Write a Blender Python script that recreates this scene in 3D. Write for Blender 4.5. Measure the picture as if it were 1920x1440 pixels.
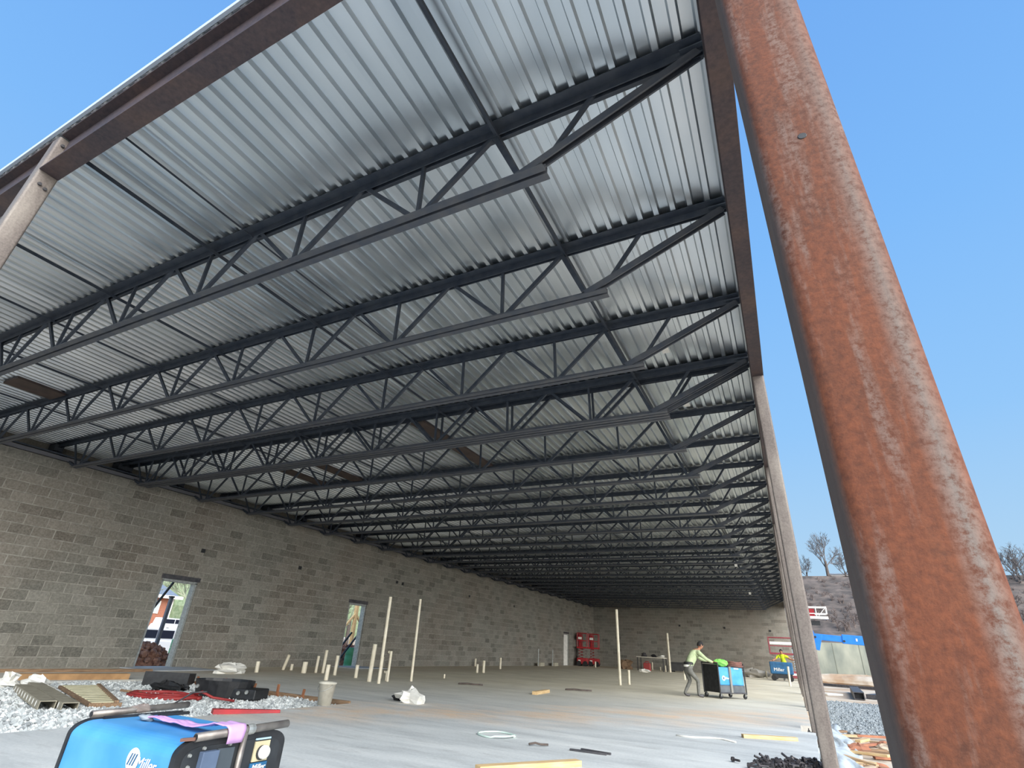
import bpy, math, random
from mathutils import Vector, Matrix
PI = math.pi
random.seed(7)
S = bpy.context.scene
C = S.collection
for o in list(bpy.data.objects): bpy.data.objects.remove(o)

# ---------------------------------------------------------------- camera
YAW, PITCH, ROLL, FPX = math.radians(-28.2203), math.radians(27.0683), math.radians(3.3475), 964.05
def _cam():
    cy, sy, cp, sp = math.cos(YAW), math.sin(YAW), math.cos(PITCH), math.sin(PITCH)
    f = Vector((sy*cp, cy*cp, sp)); r = Vector((cy, -sy, 0)); u = r.cross(f)
    cr, sr = math.cos(ROLL), math.sin(ROLL)
    r2 = cr*r + sr*u; u2 = -sr*r + cr*u
    m = Matrix(((r2.x, u2.x, -f.x, 0), (r2.y, u2.y, -f.y, 0), (r2.z, u2.z, -f.z, 1.0), (0, 0, 0, 1)))
    cd = bpy.data.cameras.new('camera'); cd.sensor_width = 36; cd.lens = FPX/1920*36
    cd.clip_start = .02; cd.clip_end = 600
    o = bpy.data.objects.new('camera', cd); o.matrix_world = m; C.objects.link(o); S.camera = o
_cam()
# ---------------------------------------------------------------- sky and exposure
W = bpy.data.worlds.new('sky'); S.world = W; W.use_nodes = True
nt = W.node_tree; bg = nt.nodes['Background']
tcw = nt.nodes.new('ShaderNodeTexCoord'); spw = nt.nodes.new('ShaderNodeSeparateXYZ'); rpw = nt.nodes.new('ShaderNodeValToRGB')
nt.links.new(tcw.outputs['Generated'], spw.inputs[0]); nt.links.new(spw.outputs[2], rpw.inputs[0]); nt.links.new(rpw.outputs[0], bg.inputs[0])
def _l(c): return tuple(((x/255)/12.92 if x/255 <= .04045 else ((x/255+.055)/1.055)**2.4) for x in c) + (1,)
for i, (p, c) in enumerate(((0, (192, 218, 236)), (.12, (178, 214, 242)), (.35, (148, 200, 250)), (.62, (128, 187, 250)), (.8, (119, 177, 245)), (1, (108, 168, 240)))):
    e = rpw.color_ramp.elements[i] if i < 2 else rpw.color_ramp.elements.new(p)
    e.position = p; e.color = _l(c)
bg.inputs[1].default_value = 1.0
sun = bpy.data.lights.new('hazy_sun', 'SUN'); sun.energy = 8.8; sun.angle = math.radians(70); sun.color = (1, .965, .91)
so_ = bpy.data.objects.new('hazy_sun', sun); so_.rotation_euler = Vector((-1, .8, -.62)).to_track_quat('-Z', 'Y').to_euler(); so_.location = (8, -8, 6); C.objects.link(so_)
S.view_settings.view_transform = 'Standard'; S.view_settings.look = 'None'
S.view_settings.gamma = 1; S.view_settings.use_curve_mapping = False
S.view_settings.exposure = 0.0

# ---------------------------------------------------------------- materials
def lin(c): return tuple(((x/255)/12.92 if x/255 <= .04045 else ((x/255+.055)/1.055)**2.4) for x in c) + (1,)
MATS = {}
def mat(name, c1, c2=None, scale=8, rough=.7, metal=0, bump=0, bscale=None, lo=.35, hi=.65, stretch=None, spec=.5, detail=5, coord='Object'):
    if name in MATS: return MATS[name]
    m = bpy.data.materials.new(name); m.use_nodes = True; n = m.node_tree.nodes; l = m.node_tree.links
    b = n['Principled BSDF']; b.inputs['Roughness'].default_value = rough; b.inputs['Metallic'].default_value = metal
    b.inputs['Specular IOR Level'].default_value = spec
    b.inputs['Base Color'].default_value = lin(c1)
    tc = n.new('ShaderNodeTexCoord'); mp = n.new('ShaderNodeMapping'); l.new(tc.outputs[coord], mp.inputs[0])
    if stretch: mp.inputs['Scale'].default_value = stretch
    if c2:
        t = n.new('ShaderNodeTexNoise'); t.inputs['Scale'].default_value = scale; t.inputs['Detail'].default_value = detail
        l.new(mp.outputs[0], t.inputs['Vector'])
        r = n.new('ShaderNodeValToRGB'); r.color_ramp.elements[0].position = lo; r.color_ramp.elements[1].position = hi
        r.color_ramp.elements[0].color = lin(c1); r.color_ramp.elements[1].color = lin(c2)
        l.new(t.outputs[0], r.inputs[0]); l.new(r.outputs[0], b.inputs['Base Color'])
    if bump:
        t2 = n.new('ShaderNodeTexNoise'); t2.inputs['Scale'].default_value = bscale or scale*4; t2.inputs['Detail'].default_value = 6
        l.new(mp.outputs[0], t2.inputs['Vector'])
        bp = n.new('ShaderNodeBump'); bp.inputs['Strength'].default_value = bump; bp.inputs['Distance'].default_value = .02
        l.new(t2.outputs[0], bp.inputs['Height']); l.new(bp.outputs[0], b.inputs['Normal'])
    MATS[name] = m
    return m
class NT:                                   # small node helper
    def __init__(s, name):
        s.m = bpy.data.materials.new(name); s.m.use_nodes = True; s.n = s.m.node_tree.nodes; s.l = s.m.node_tree.links
        s.b = s.n['Principled BSDF']; MATS[name] = s.m
    def add(s, t, **k):
        x = s.n.new('ShaderNode'+t)
        for a, v in k.items(): setattr(x, a, v)
        return x
    def link(s, a, b): s.l.new(a, b)
    def noise(s, vec, scale, detail=5, rough=.55, out=0):
        t = s.add('TexNoise'); t.inputs['Scale'].default_value = scale; t.inputs['Detail'].default_value = detail
        t.inputs['Roughness'].default_value = rough
        if vec: s.link(vec, t.inputs['Vector'])
        return t.outputs[out]
    def ramp(s, fac, stops):
        r = s.add('ValToRGB'); e = r.color_ramp.elements
        while len(e) < len(stops): e.new(.5)
        for i, (p, c) in enumerate(stops): e[i].position = p; e[i].color = lin(c) if len(c) == 3 else c
        s.link(fac, r.inputs[0]); return r.outputs[0]
    def mix(s, fac, a, b, mode='MIX'):
        x = s.add('Mix', data_type='RGBA', blend_type=mode)
        for sock, v in ((x.inputs[0], fac), (x.inputs[6], a), (x.inputs[7], b)):
            if hasattr(v, 'is_linked'): s.link(v, sock)
            elif isinstance(v, (int, float)): sock.default_value = v
            else: sock.default_value = lin(v)
        return x.outputs[2]
    def math(s, op, a, b=0, clamp=False):
        x = s.add('Math', operation=op, use_clamp=clamp)
        for sock, v in ((x.inputs[0], a), (x.inputs[1], b)):
            if hasattr(v, 'is_linked'): s.link(v, sock)
            else: sock.default_value = v
        return x.outputs[0]
    def coords(s, kind='Object', scale=None):
        tc = s.add('TexCoord')
        if not scale: return tc.outputs[kind]
        mp = s.add('Mapping'); mp.inputs['Scale'].default_value = scale; s.link(tc.outputs[kind], mp.inputs[0]); return mp.outputs[0]
    def pos(s): return s.add('NewGeometry').outputs['Position']
    def sep(s, v): x = s.add('SeparateXYZ'); s.link(v, x.inputs[0]); return x.outputs
    def bump(s, h, strength=.3, dist=.02):
        x = s.add('Bump'); x.inputs['Strength'].default_value = strength; x.inputs['Distance'].default_value = dist
        s.link(h, x.inputs['Height']); s.link(x.outputs[0], s.b.inputs['Normal'])
    def base(s, c): s.link(c, s.b.inputs['Base Color'])
    def scaled(s, v, sc):
        mp = s.add('Mapping'); mp.inputs['Scale'].default_value = sc; s.link(v, mp.inputs[0]); return mp.outputs[0]

BH, BL = .2285, .457                        # concrete block course height and length
def block_mat(name, axis):
    t = NT(name); p = t.pos(); x = t.sep(p); u = x[axis]; z = x[2]
    row = t.math('FLOOR', t.math('DIVIDE', z, BH)); half = t.math('MULTIPLY', t.math('MODULO', t.math('ADD', row, 100), 2), .5)
    col = t.math('FLOOR', t.math('ADD', t.math('DIVIDE', u, BL), half))
    cv = t.add('CombineXYZ'); t.link(row, cv.inputs[0]); t.link(col, cv.inputs[1])
    wn = t.add('TexWhiteNoise', noise_dimensions='3D'); t.link(cv.outputs[0], wn.inputs['Vector'])
    shade = t.ramp(wn.outputs[0], [(0, (84, 83, 76)), (.2, (112, 110, 102)), (.55, (124, 122, 113)), (1, (138, 135, 126))])
    big = t.noise(p, .45, 3); shade = t.mix(t.ramp(big, [(.42, (0, 0, 0)), (.62, (150, 150, 150))]), shade, (120, 98, 82), 'MIX')
    fine = t.noise(p, 26, 6); c = t.mix(.35, shade, t.ramp(fine, [(.3, (70, 68, 62)), (.7, (160, 156, 146))]), 'MIX')
    eff = t.noise(t.scaled(p, (1.2, 1.2, 3)), 2.2, 5); c = t.mix(t.ramp(eff, [(.62, (0, 0, 0)), (.72, (130, 130, 130))]), c, (166, 162, 152), 'MIX')
    t.base(c); t.b.inputs['Roughness'].default_value = .95; t.bump(fine, .35, .012)
    return t.m
M_BLOCK = block_mat('concrete_block', 1); M_BLOCKX = block_mat('concrete_block_far', 0)
M_MORTAR = mat('mortar', (156, 153, 143), (128, 125, 116), 9, .95, bump=.2)

def deck_mat():
    t = NT('galvanised_deck'); p = t.pos()
    sp = t.noise(t.scaled(p, (1.6, .5, 1)), 1.4, 2, .5)
    oi = t.add('ObjectInfo')
    c = t.ramp(sp, [(.35, (196, 204, 210)), (.65, (220, 226, 230))])
    c = t.mix(t.math('MULTIPLY', oi.outputs['Random'], .3), c, (182, 190, 196))
    t.base(c); t.b.inputs['Metallic'].default_value = .95
    t.link(t.math('ADD', t.math('MULTIPLY', sp, .12), .26), t.b.inputs['Roughness'])
    return t.m
M_DECK = deck_mat()
M_JOIST = mat('joist_primer', (46, 54, 66), (62, 68, 76), 9, .55, 0, .1, spec=.45)
M_JOISTB = mat('joist_primer_worn', (66, 72, 82), (82, 84, 88), 7, .5, 0, .1, spec=.5)  # lighter copy of the primer: light caught by chord undersides, put into colour
def beam_mat():
    t = NT('brown_mill_steel'); p = t.pos(); a = t.noise(p, 2.2, 6); b = t.noise(p, 30, 4)
    c = t.ramp(a, [(.32, (50, 46, 54)), (.52, (64, 54, 58)), (.72, (86, 68, 62))])
    c = t.mix(.2, c, t.ramp(b, [(.3, (46, 42, 46)), (.7, (120, 100, 90))])); t.base(c)
    t.b.inputs['Roughness'].default_value = .6; t.b.inputs['Metallic'].default_value = .15; t.bump(b, .15, .01); return t.m
M_BEAM = beam_mat()
def rust_mat():
    t = NT('orange_rust'); g = t.coords(); x = t.sep(g)
    n1 = t.noise(t.scaled(g, (5, 5, 2.2)), 1.6, 7, .6); n2 = t.noise(g, 70, 6, .72); n3 = t.noise(t.scaled(g, (9, 9, 1.1)), 2.4, 6, .62)
    c = t.ramp(n1, [(.25, (68, 37, 24)), (.45, (91, 48, 28)), (.6, (108, 55, 30)), (.78, (102, 65, 45))])
    c = t.mix(.5, c, t.ramp(n2, [(.34, (58, 34, 23)), (.66, (126, 72, 44))]))
    # mill scale still grey: band by the right corner plus streaks of flaking
    lx = t.math('SUBTRACT', x[0], .058); band = t.math('SUBTRACT', 1.0, t.math('MULTIPLY', t.math('ABSOLUTE', lx), 38), True)
    hz = t.math('SUBTRACT', 1.25, t.math('MULTIPLY', x[2], .30), True)
    band = t.math('MULTIPLY', t.math('MULTIPLY', band, hz), t.math('MULTIPLY', t.math('SUBTRACT', t.math('ADD', t.math('MULTIPLY', n2, .7), t.math('MULTIPLY', n3, .3)), .38), 8, True))
    fl = t.math('MULTIPLY', t.math('SUBTRACT', n3, .51), 9, True); fl = t.math('MULTIPLY', fl, t.math('MULTIPLY', t.math('SUBTRACT', n2, .40), 7, True))
    msk = t.math('MAXIMUM', band, t.math('MULTIPLY', fl, .42))
    c = t.mix(msk, c, t.mix(n2, (68, 60, 55), (146, 140, 133)))
    # sides keep grey mill scale
    side = t.math('MULTIPLY', t.math('SUBTRACT', -.074, x[0]), 110, True)
    c = t.mix(t.math('MULTIPLY', side, .8), c, t.mix(n1, (76, 72, 70), (112, 96, 84)))
    t.base(c); t.b.inputs['Roughness'].default_value = .82; t.bump(t.math('ADD', n2, t.math('MULTIPLY', n1, 1.5)), .22, .01); return t.m
M_RUST = rust_mat()
def col_mat():
    t = NT('grey_tube_steel'); p = t.pos(); a = t.noise(t.scaled(p, (3, 3, .9)), 1.6, 7, .62); b = t.noise(p, 60, 4)
    c = t.ramp(a, [(.28, (80, 72, 69)), (.48, (102, 94, 89)), (.66, (128, 121, 113)), (.8, (100, 80, 67))])
    c = t.mix(.2, c, t.ramp(b, [(.3, (80, 72, 70)), (.7, (170, 160, 150))])); t.base(c)
    t.b.inputs['Roughness'].default_value = .62; t.b.inputs['Metallic'].default_value = .1; t.bump(b, .12, .008); return t.m
M_COL = col_mat()
def slab_mat():
    t = NT('concrete_slab'); p = t.pos(); x = t.sep(p)
    rot = t.add('Mapping'); rot.inputs['Rotation'].default_value = (0, 0, math.radians(-28)); rot.inputs['Scale'].default_value = (.35, 1.5, 1); t.link(p, rot.inputs[0])
    st = t.noise(rot.outputs[0], 1.3, 7, .6); med = t.noise(p, .8, 5); fine = t.noise(p, 30, 5, .7)
    c = t.ramp(st, [(.3, (164, 170, 172)), (.5, (194, 199, 199)), (.72, (218, 221, 219))])
    far = t.math('MULTIPLY', t.math('SUBTRACT', t.math('SUBTRACT', x[1], t.math('MULTIPLY', x[0], .5)), 11), .1, True)
    c = t.mix(t.math('MULTIPLY', far, .85), c, t.ramp(med, [(.35, (204, 190, 154)), (.65, (228, 216, 184))]))
    # tracked-in clay: a wandering belt across the slab
    belt = t.math('SUBTRACT', t.math('ADD', x[1], t.math('MULTIPLY', med, 3.4)), t.math('ADD', t.math('MULTIPLY', x[0], 1.15), 16.3))
    bm = t.math('SUBTRACT', 1.0, t.math('MULTIPLY', t.math('ABSOLUTE', belt), .38), True)
    bm = t.math('MULTIPLY', bm, t.math('MULTIPLY', t.math('SUBTRACT', t.noise(t.scaled(p, (.7, .7, 1)), 1.1, 6, .65), .36), 5, True))
    bm = t.math('MULTIPLY', bm, t.math('MULTIPLY', t.math('SUBTRACT', st, .30), 4.5, True))
    c = t.mix(t.math('MULTIPLY', bm, .9), c, (226, 190, 150))
    sc = t.noise(t.scaled(rot.outputs[0], (1.4, 1.2, 1)), 3.1, 7, .7); c = t.mix(t.math('MULTIPLY', t.math('SUBTRACT', sc, .52), 5, True), c, t.mix(.5, c, (128, 130, 130)))
    wallside = t.math('MULTIPLY', t.math('SUBTRACT', -12.2, x[0]), .8, True)
    c = t.mix(t.math('MULTIPLY', wallside, t.math('MULTIPLY', t.math('SUBTRACT', med, .3), 2.2, True)), c, (170, 148, 116))
    c = t.mix(.22, c, t.ramp(fine, [(.3, (160, 160, 156)), (.7, (240, 238, 232))]))
    t.base(c); t.b.inputs['Roughness'].default_value = .72; t.bump(t.math('ADD', st, t.math('MULTIPLY', fine, .4)), .25, .02); return t.m
M_SLAB = slab_mat()
M_DIRT = mat('site_dirt', (176, 148, 120), (202, 190, 172), .7, .95, bump=.6, bscale=5, lo=.38, hi=.6, coord='Object')
M_GRAVEL = None
def gravel_mat():
    t = NT('crushed_stone'); g = t.add('NewGeometry')
    c = t.ramp(g.outputs['Random Per Island'], [(0, (146, 150, 151)), (.5, (184, 189, 188)), (1, (222, 225, 222))])
    t.base(c); t.b.inputs['Roughness'].default_value = .9; return t.m
M_GRAVEL = gravel_mat()
M_GBED = mat('stone_dust', (150, 152, 150), (186, 188, 184), 30, .95, bump=.6, bscale=60)
M_PVC = mat('pvc_pipe', (226, 218, 196), (206, 196, 172), 6, .45)
M_WOOD = mat('pine_lumber', (214, 186, 140), (190, 156, 108), 5, .8, stretch=(1, 12, 12), bump=.1)
M_WOODG = mat('weathered_lumber', (150, 122, 94), (112, 90, 70), 5, .85, stretch=(1, 12, 12), bump=.1)
M_WHITE = mat('white_sheet', (232, 230, 222), (214, 212, 204), 6, .8)
M_CREAM = mat('cream_panel', (206, 200, 168), (186, 180, 148), 5, .7)
M_GALV = mat('galvanised_steel', (150, 152, 148), (178, 180, 176), 18, .45, .6)
M_DKSTEEL = mat('dark_steel', (58, 58, 62), (82, 80, 82), 9, .5, .2)
M_BLACK = mat('black_plastic', (24, 25, 27), (40, 41, 43), 12, .5)
M_RUBBER = mat('rubber', (30, 30, 31), rough=.85)
M_BLUE = mat('blue_enamel', (62, 140, 200), (84, 158, 212), 4, .42, bump=.03)
M_BLUED = mat('blue_enamel_dark', (22, 74, 112), (34, 92, 132), 5, .45)
M_RED = mat('red_paint', (168, 26, 34), (146, 22, 30), 6, .5)
M_REDH = mat('red_hose', (150, 46, 44), (126, 38, 38), 9, .6)
M_LBLUE = mat('lift_blue', (24, 112, 208), (34, 122, 216), 3, .4)
M_PIPE = mat('bare_pipe', (146, 140, 132), (112, 106, 102), 14, .42, .5)
M_PINK = mat('lilac_cloth', (206, 162, 208), (190, 146, 196), 10, .95)
M_LIME = mat('lime_cloth', (150, 226, 110), (128, 204, 96), 10, .95)
M_MULCH = mat('bark_mulch', (186, 142, 120), (132, 94, 80), 9, .95, bump=.8)
M_BARREL = mat('green_plastic', (70, 150, 104), (86, 166, 120), 4, .5)
M_BRICK = mat('house_brick', (172, 116, 92), (152, 98, 78), 12, .9)
M_ROOF = mat('house_roof', (128, 138, 152), (110, 120, 134), 8, .8)
M_GLASS = mat('dark_glass', (40, 44, 58), rough=.12)
M_CARW = mat('white_car_paint', (236, 238, 240), rough=.25)
M_BARK = mat('bark', (96, 86, 80), (74, 66, 62), 12, .95)
M_TWIG = mat('winter_twigs', (108, 104, 104), (88, 84, 84), 3, .95)
M_GREEN = mat('hedge_green', (104, 122, 92), (136, 148, 120), 4, .95)
M_HILL = mat('scrub_hillside', (74, 68, 64), (112, 100, 92), .9, .98, bump=.9, bscale=3)
M_RETW = mat('cast_wall', (128, 134, 124), (176, 176, 158), .8, .95, bump=.3, stretch=(1, 1, .4))
M_SKIN = mat('skin', (168, 120, 94), rough=.6)
M_HAIR = mat('dark_hair', (26, 24, 24), rough=.8)
M_SHIRT = mat('pale_green_hoodie', (176, 190, 150), (156, 170, 132), 14, .95)
M_PANTS = mat('grey_trousers', (112, 112, 106), (92, 92, 88), 14, .95)
M_HIVIS = mat('yellow_shirt', (206, 222, 44), (186, 204, 36), 10, .9)
M_ROOFB = mat('roof_board', (214, 216, 216), rough=.7)
M_TWALL = mat('lilac_grey_panel', (150, 158, 172), rough=.5)

# ---------------------------------------------------------------- mesh helpers
class MB:
    def __init__(s): s.v = []; s.f = []
    def quad_box(s, p):                     # eight points: bottom ring then top ring
        i = len(s.v); s.v += [tuple(q) for q in p]
        s.f += [(i, i+3, i+2, i+1), (i+4, i+5, i+6, i+7), (i, i+1, i+5, i+4), (i+1, i+2, i+6, i+5), (i+2, i+3, i+7, i+6), (i+3, i, i+4, i+7)]
        return s
    def box(s, x0, x1, y0, y1, z0, z1):
        return s.quad_box([(x0, y0, z0), (x1, y0, z0), (x1, y1, z0), (x0, y1, z0), (x0, y0, z1), (x1, y0, z1), (x1, y1, z1), (x0, y1, z1)])
    def cbox(s, c, d, rz=0):
        x, y, z = c; a, b, h = d[0]/2, d[1]/2, d[2]/2; ca, sa = math.cos(rz), math.sin(rz)
        P = [(x+u*ca-w*sa, y+u*sa+w*ca, z+k) for k in (-h, h) for u, w in ((-a, -b), (a, -b), (a, b), (-a, b))]
        return s.quad_box(P)
    def bar(s, a, b, w, h, up=(0, 0, 1)):   # rectangular bar from a to b
        a, b = Vector(a), Vector(b); d = (b-a).normalized(); up = Vector(up)
        if abs(d.dot(up)) > .98: up = Vector((0, 1, 0))
        r = d.cross(up).normalized(); u = r.cross(d)
        return s.quad_box([p + r*i*w/2 + u*j*h/2 for p in (a, b) for i, j in ((-1, -1), (1, -1), (1, 1), (-1, 1))])
    def tube(s, pts, r, n=8, caps=True):
        pts = [Vector(p) for p in pts]; k0 = len(s.v); R = r if isinstance(r, (list, tuple)) else [r]*len(pts)
        up = Vector((0, 0, 1))
        for i, p in enumerate(pts):
            d = (pts[min(i+1, len(pts)-1)] - pts[max(i-1, 0)]).normalized()
            q = Vector((1, 0, 0)) if abs(d.dot(up)) > .95 else up
            a = d.cross(q).normalized(); b = a.cross(d)
            for j in range(n): t = 2*PI*j/n; s.v.append(tuple(p + (a*math.cos(t) + b*math.sin(t))*R[i]))
        for i in range(len(pts)-1):
            for j in range(n): s.f.append((k0+i*n+j, k0+i*n+(j+1) % n, k0+(i+1)*n+(j+1) % n, k0+(i+1)*n+j))
        if caps:
            s.f.append(tuple(k0+j for j in range(n))[::-1]); e = k0+(len(pts)-1)*n; s.f.append(tuple(e+j for j in range(n)))
        return s
    def lathe(s, prof, c=(0, 0, 0), n=16, axis='z'):
        k0 = len(s.v)
        for r, h in prof:
            for j in range(n):
                t = 2*PI*j/n; u, w = r*math.cos(t), r*math.sin(t)
                q = (u, w, h) if axis == 'z' else ((h, u, w) if axis == 'x' else (u, h, w))
                s.v.append((c[0]+q[0], c[1]+q[1], c[2]+q[2]))
        for i in range(len(prof)-1):
            for j in range(n): s.f.append((k0+i*n+j, k0+i*n+(j+1) % n, k0+(i+1)*n+(j+1) % n, k0+(i+1)*n+j))
        return s
    def prism(s, poly, y0, y1, axis='y'):   # polygon in (u, v) swept along an axis
        k = len(s.v); n = len(poly)
        for q in (y0, y1):
            for u, v in poly: s.v.append((u, q, v) if axis == 'y' else ((q, u, v) if axis == 'x' else (u, v, q)))
        s.f.append(tuple(range(k, k+n))[::-1]); s.f.append(tuple(range(k+n, k+2*n)))
        for i in range(n): j = (i+1) % n; s.f.append((k+i, k+j, k+n+j, k+n+i))
        return s
    def blob(s, c, r, n=8, m=5, jit=.15, rnd=random):
        k = len(s.v); rx, ry, rz = r if isinstance(r, tuple) else (r, r, r)
        for i in range(m+1):
            ph = PI*i/m
            for j in range(n):
                t = 2*PI*j/n; q = 1 + rnd.uniform(-jit, jit)
                s.v.append((c[0]+rx*q*math.sin(ph)*math.cos(t), c[1]+ry*q*math.sin(ph)*math.sin(t), c[2]+rz*q*math.cos(ph)))
        for i in range(m):
            for j in range(n): s.f.append((k+i*n+j, k+(i+1)*n+j, k+(i+1)*n+(j+1) % n, k+i*n+(j+1) % n))
        return s
    def mesh(s, name, m, smooth=False):
        me = bpy.data.meshes.new(name); me.from_pydata(s.v, [], s.f); me.update()
        if m: me.materials.append(m)
        if smooth: me.polygons.foreach_set('use_smooth', [True]*len(me.polygons))
        return me
    def build(s, name, m, parent=None, smooth=False, bevel=0): return link(name, s.mesh(name, m, smooth), parent, bevel)
def link(name, me, parent=None, bevel=0):
    o = bpy.data.objects.new(name, me); C.objects.link(o)
    if parent: o.parent = parent
    if bevel:
        b = o.modifiers.new('bevel', 'BEVEL'); b.width = bevel; b.segments = 2; b.limit_method = 'ANGLE'
    return o
def tag(o, label, cat, group=None):
    o['label'] = label; o['category'] = cat
    if group: o['group'] = group
    return o
def thing(name, label, cat, loc=(0, 0, 0), rz=0, group=None):
    o = bpy.data.objects.new(name, None); o.location = loc; o.rotation_euler = (0, 0, rz); o.empty_display_size = .1; C.objects.link(o)
    return tag(o, label, cat, group)
def struct(o): o['kind'] = 'structure'; return o
def stuff(o): o['kind'] = 'stuff'; return o
def text_mesh(name, body, size, m, parent, loc, rot, shear=0, depth=.002):
    cu = bpy.data.curves.new(name, 'FONT'); cu.body = body; cu.size = size; cu.extrude = depth; cu.shear = shear; cu.align_x = 'CENTER'; cu.align_y = 'CENTER'
    t = bpy.data.objects.new(name, cu); C.objects.link(t); bpy.context.view_layer.update()
    me = bpy.data.meshes.new_from_object(t.evaluated_get(bpy.context.evaluated_depsgraph_get()))
    bpy.data.objects.remove(t); me.materials.clear(); me.materials.append(m)
    o = link(name, me, parent); o.location = loc; o.rotation_euler = rot; return o
ORD = ['first', 'second', 'third', 'fourth', 'fifth', 'sixth', 'seventh', 'eighth', 'ninth', 'tenth', 'eleventh', 'twelfth', 'thirteenth', 'fourteenth', 'fifteenth', 'sixteenth',
       'seventeenth', 'eighteenth', 'nineteenth', 'twentieth', 'twenty-first', 'twenty-second', 'twenty-third', 'twenty-fourth', 'twenty-fifth', 'twenty-sixth', 'twenty-seventh']

XW = -15.83; YF = 47.0; ZW = 20*.2285; XO = -17.2; ZD = 5.20            # left wall face, far wall face, underside of deck
def xin(y): return .115 - .018*y             # inner edge of the right-hand beam

# ================================================================ GROUND AND SLAB
g = MB()
nx, ny = 40, 60
for j in range(ny+1):
    for i in range(nx+1):
        x = -70 + 150*i/nx; y = -30 + 150*j/ny
        z = -.32
        if x < -17: z = -.32 + min(1.0, max(0, (-x-30)/12))*1.35
        g.v.append((x, y, z))
for j in range(ny):
    for i in range(nx): a = j*(nx+1)+i; g.f.append((a, a+1, a+nx+2, a+nx+1))
struct(g.build('ground', M_DIRT))
PX0, PX1, PY1 = -12.45, -7.08, 8.02          # the bay of the slab that is still open gravel
fl = MB()
fl.prism([(PX1, -5), (-.04, -5), (-.04, 11.4), (-.27, 11.4), (-.27, 12.5), (-.1, 12.5), (-.72, YF+.2), (PX1, YF+.2)], -.3, 0, 'z')
fl.prism([(XW-.25, -5), (PX0, -5), (PX0, YF+.2), (XW-.25, YF+.2)], -.3, 0, 'z')
fl.prism([(PX0, PY1), (PX1, PY1), (PX1, YF+.2), (PX0, YF+.2)], -.3, 0, 'z')
floor = struct(fl.build('floor', M_SLAB))
gb = MB().box(PX0, PX1, -5, PY1, -.3, -.07); struct(gb.build('gravel_bed', M_GBED))
def stones(name, label, n, fn, smin, smax, zf):
    b = MB(); rnd = random.Random(3)
    for k in range(n):
        x, y = fn(rnd); r = rnd.uniform(smin, smax); a = rnd.uniform(0, 6.3); z = zf(x, y) + rnd.uniform(-.3, .5)*r
        i = len(b.v); ca, sa = math.cos(a), math.sin(a)
        for u, w, h in ((1, 0, 0), (0, .8, .1), (-1, .1, 0), (0, -.85, 0), (.15, .1, .7), (0, 0, -.6)):
            u += rnd.uniform(-.3, .3); w += rnd.uniform(-.3, .3)
            b.v.append((x+(u*ca-w*sa)*r, y+(u*sa+w*ca)*r, z+h*r))
        for f in ((0, 1, 4), (1, 2, 4), (2, 3, 4), (3, 0, 4), (1, 0, 5), (2, 1, 5), (3, 2, 5), (0, 3, 5)): b.f.append(tuple(i+q for q in f))
    o = b.build(name, M_GRAVEL); stuff(o); tag(o, label, 'gravel'); return o
stones('gravel', 'pale crushed stone filling the open bay in the slab', 26000, lambda r: (r.uniform(PX0+.03, PX1-.03), 2.2+(PY1-2.25)*r.random()), .022, .05, lambda x, y: -.065 + .03*math.sin(x*2.1)*math.sin(y*1.7))
stones('gravel', 'bluish crushed stone outside beyond the grey tube column', 9000, lambda r: (r.uniform(.15, 3.2), r.uniform(15.5, 27.5)), .04, .075, lambda x, y: -.30).data.materials[0] = mat('blue_stone', (116, 124, 128), (150, 156, 158), 14, .9)

# ================================================================ LEFT WALL
DOORS = [(9.33, 10.40, 2.25), (16.9, 17.93, 2.27), (40.0, 41.05, 2.15)]
wl = MB()
ys = [-.5] + [v for d in DOORS for v in d[:2]] + [YF+.2]
for i in range(len(ys)-1):
    if i % 2 == 0: wl.box(XW-.215, XW-.005, ys[i], ys[i+1], 0, ZW)
    else: wl.box(XW-.215, XW-.005, ys[i], ys[i+1], DOORS[i//2][2], ZW)
wall = struct(wl.build('wall_left', M_MORTAR))
blocks = []; J = .018
row = 0
while row*BH < ZW-.05:
    z0 = row*BH + J/2; z1 = min((row+1)*BH - J/2, ZW); zc = (z0+z1)/2
    k = -2
    while True:
        y0 = (k - .5*(row % 2))*BL + J/2; y1 = y0 + BL - J; k += 1
        if y0 > YF: break
        segs = [(max(y0, -.5), min(y1, YF))]
        for a, b, h in DOORS:
            if z0 < h:
                segs = [q for s_ in segs for q in ((s_[0], min(s_[1], a)), (max(s_[0], b), s_[1]))]
        for a, b in segs:
            if b-a > .03: blocks.append((a, b, z0, z1))
    row += 1
vis = sorted([b for b in blocks if b[0] > 5.0 and b[0]*.62 > 2.2 + .0*b[2]], key=lambda b: (b[0]**2 + 250 + (b[2]-1)**2 + 0))
chosen = set(vis[:300]); cache = {}
def block_mesh(dy, dz):
    key = (round(dy, 3), round(dz, 3))
    if key not in cache:
        c_ = .006
        m_ = MB(); m_.box(-.2, -c_, 0, dy, 0, dz)
        v = m_.v
        m_.v += [(0, c_, c_), (0, dy-c_, c_), (0, dy-c_, dz-c_), (0, c_, dz-c_)]
        m_.f = [f for f in m_.f if f != (1, 2, 6, 5)] + [(8, 9, 10, 11), (1, 2, 9, 8), (2, 6, 10, 9), (6, 5, 11, 10), (5, 1, 8, 11)]
        cache[key] = m_.mesh('concrete_block', M_BLOCK)
    return cache[key]
rest = MB()
for b in blocks:
    if b in chosen:
        o = link('concrete_block', block_mesh(b[1]-b[0], b[3]-b[2]), wall); o.location = (XW + random.uniform(-.003, .004), b[0], b[2])
    else: rest.box(XW-.2, XW, *b)
stuff(rest.build('concrete_block_rows', M_BLOCK, wall))
ins = MB()
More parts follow.
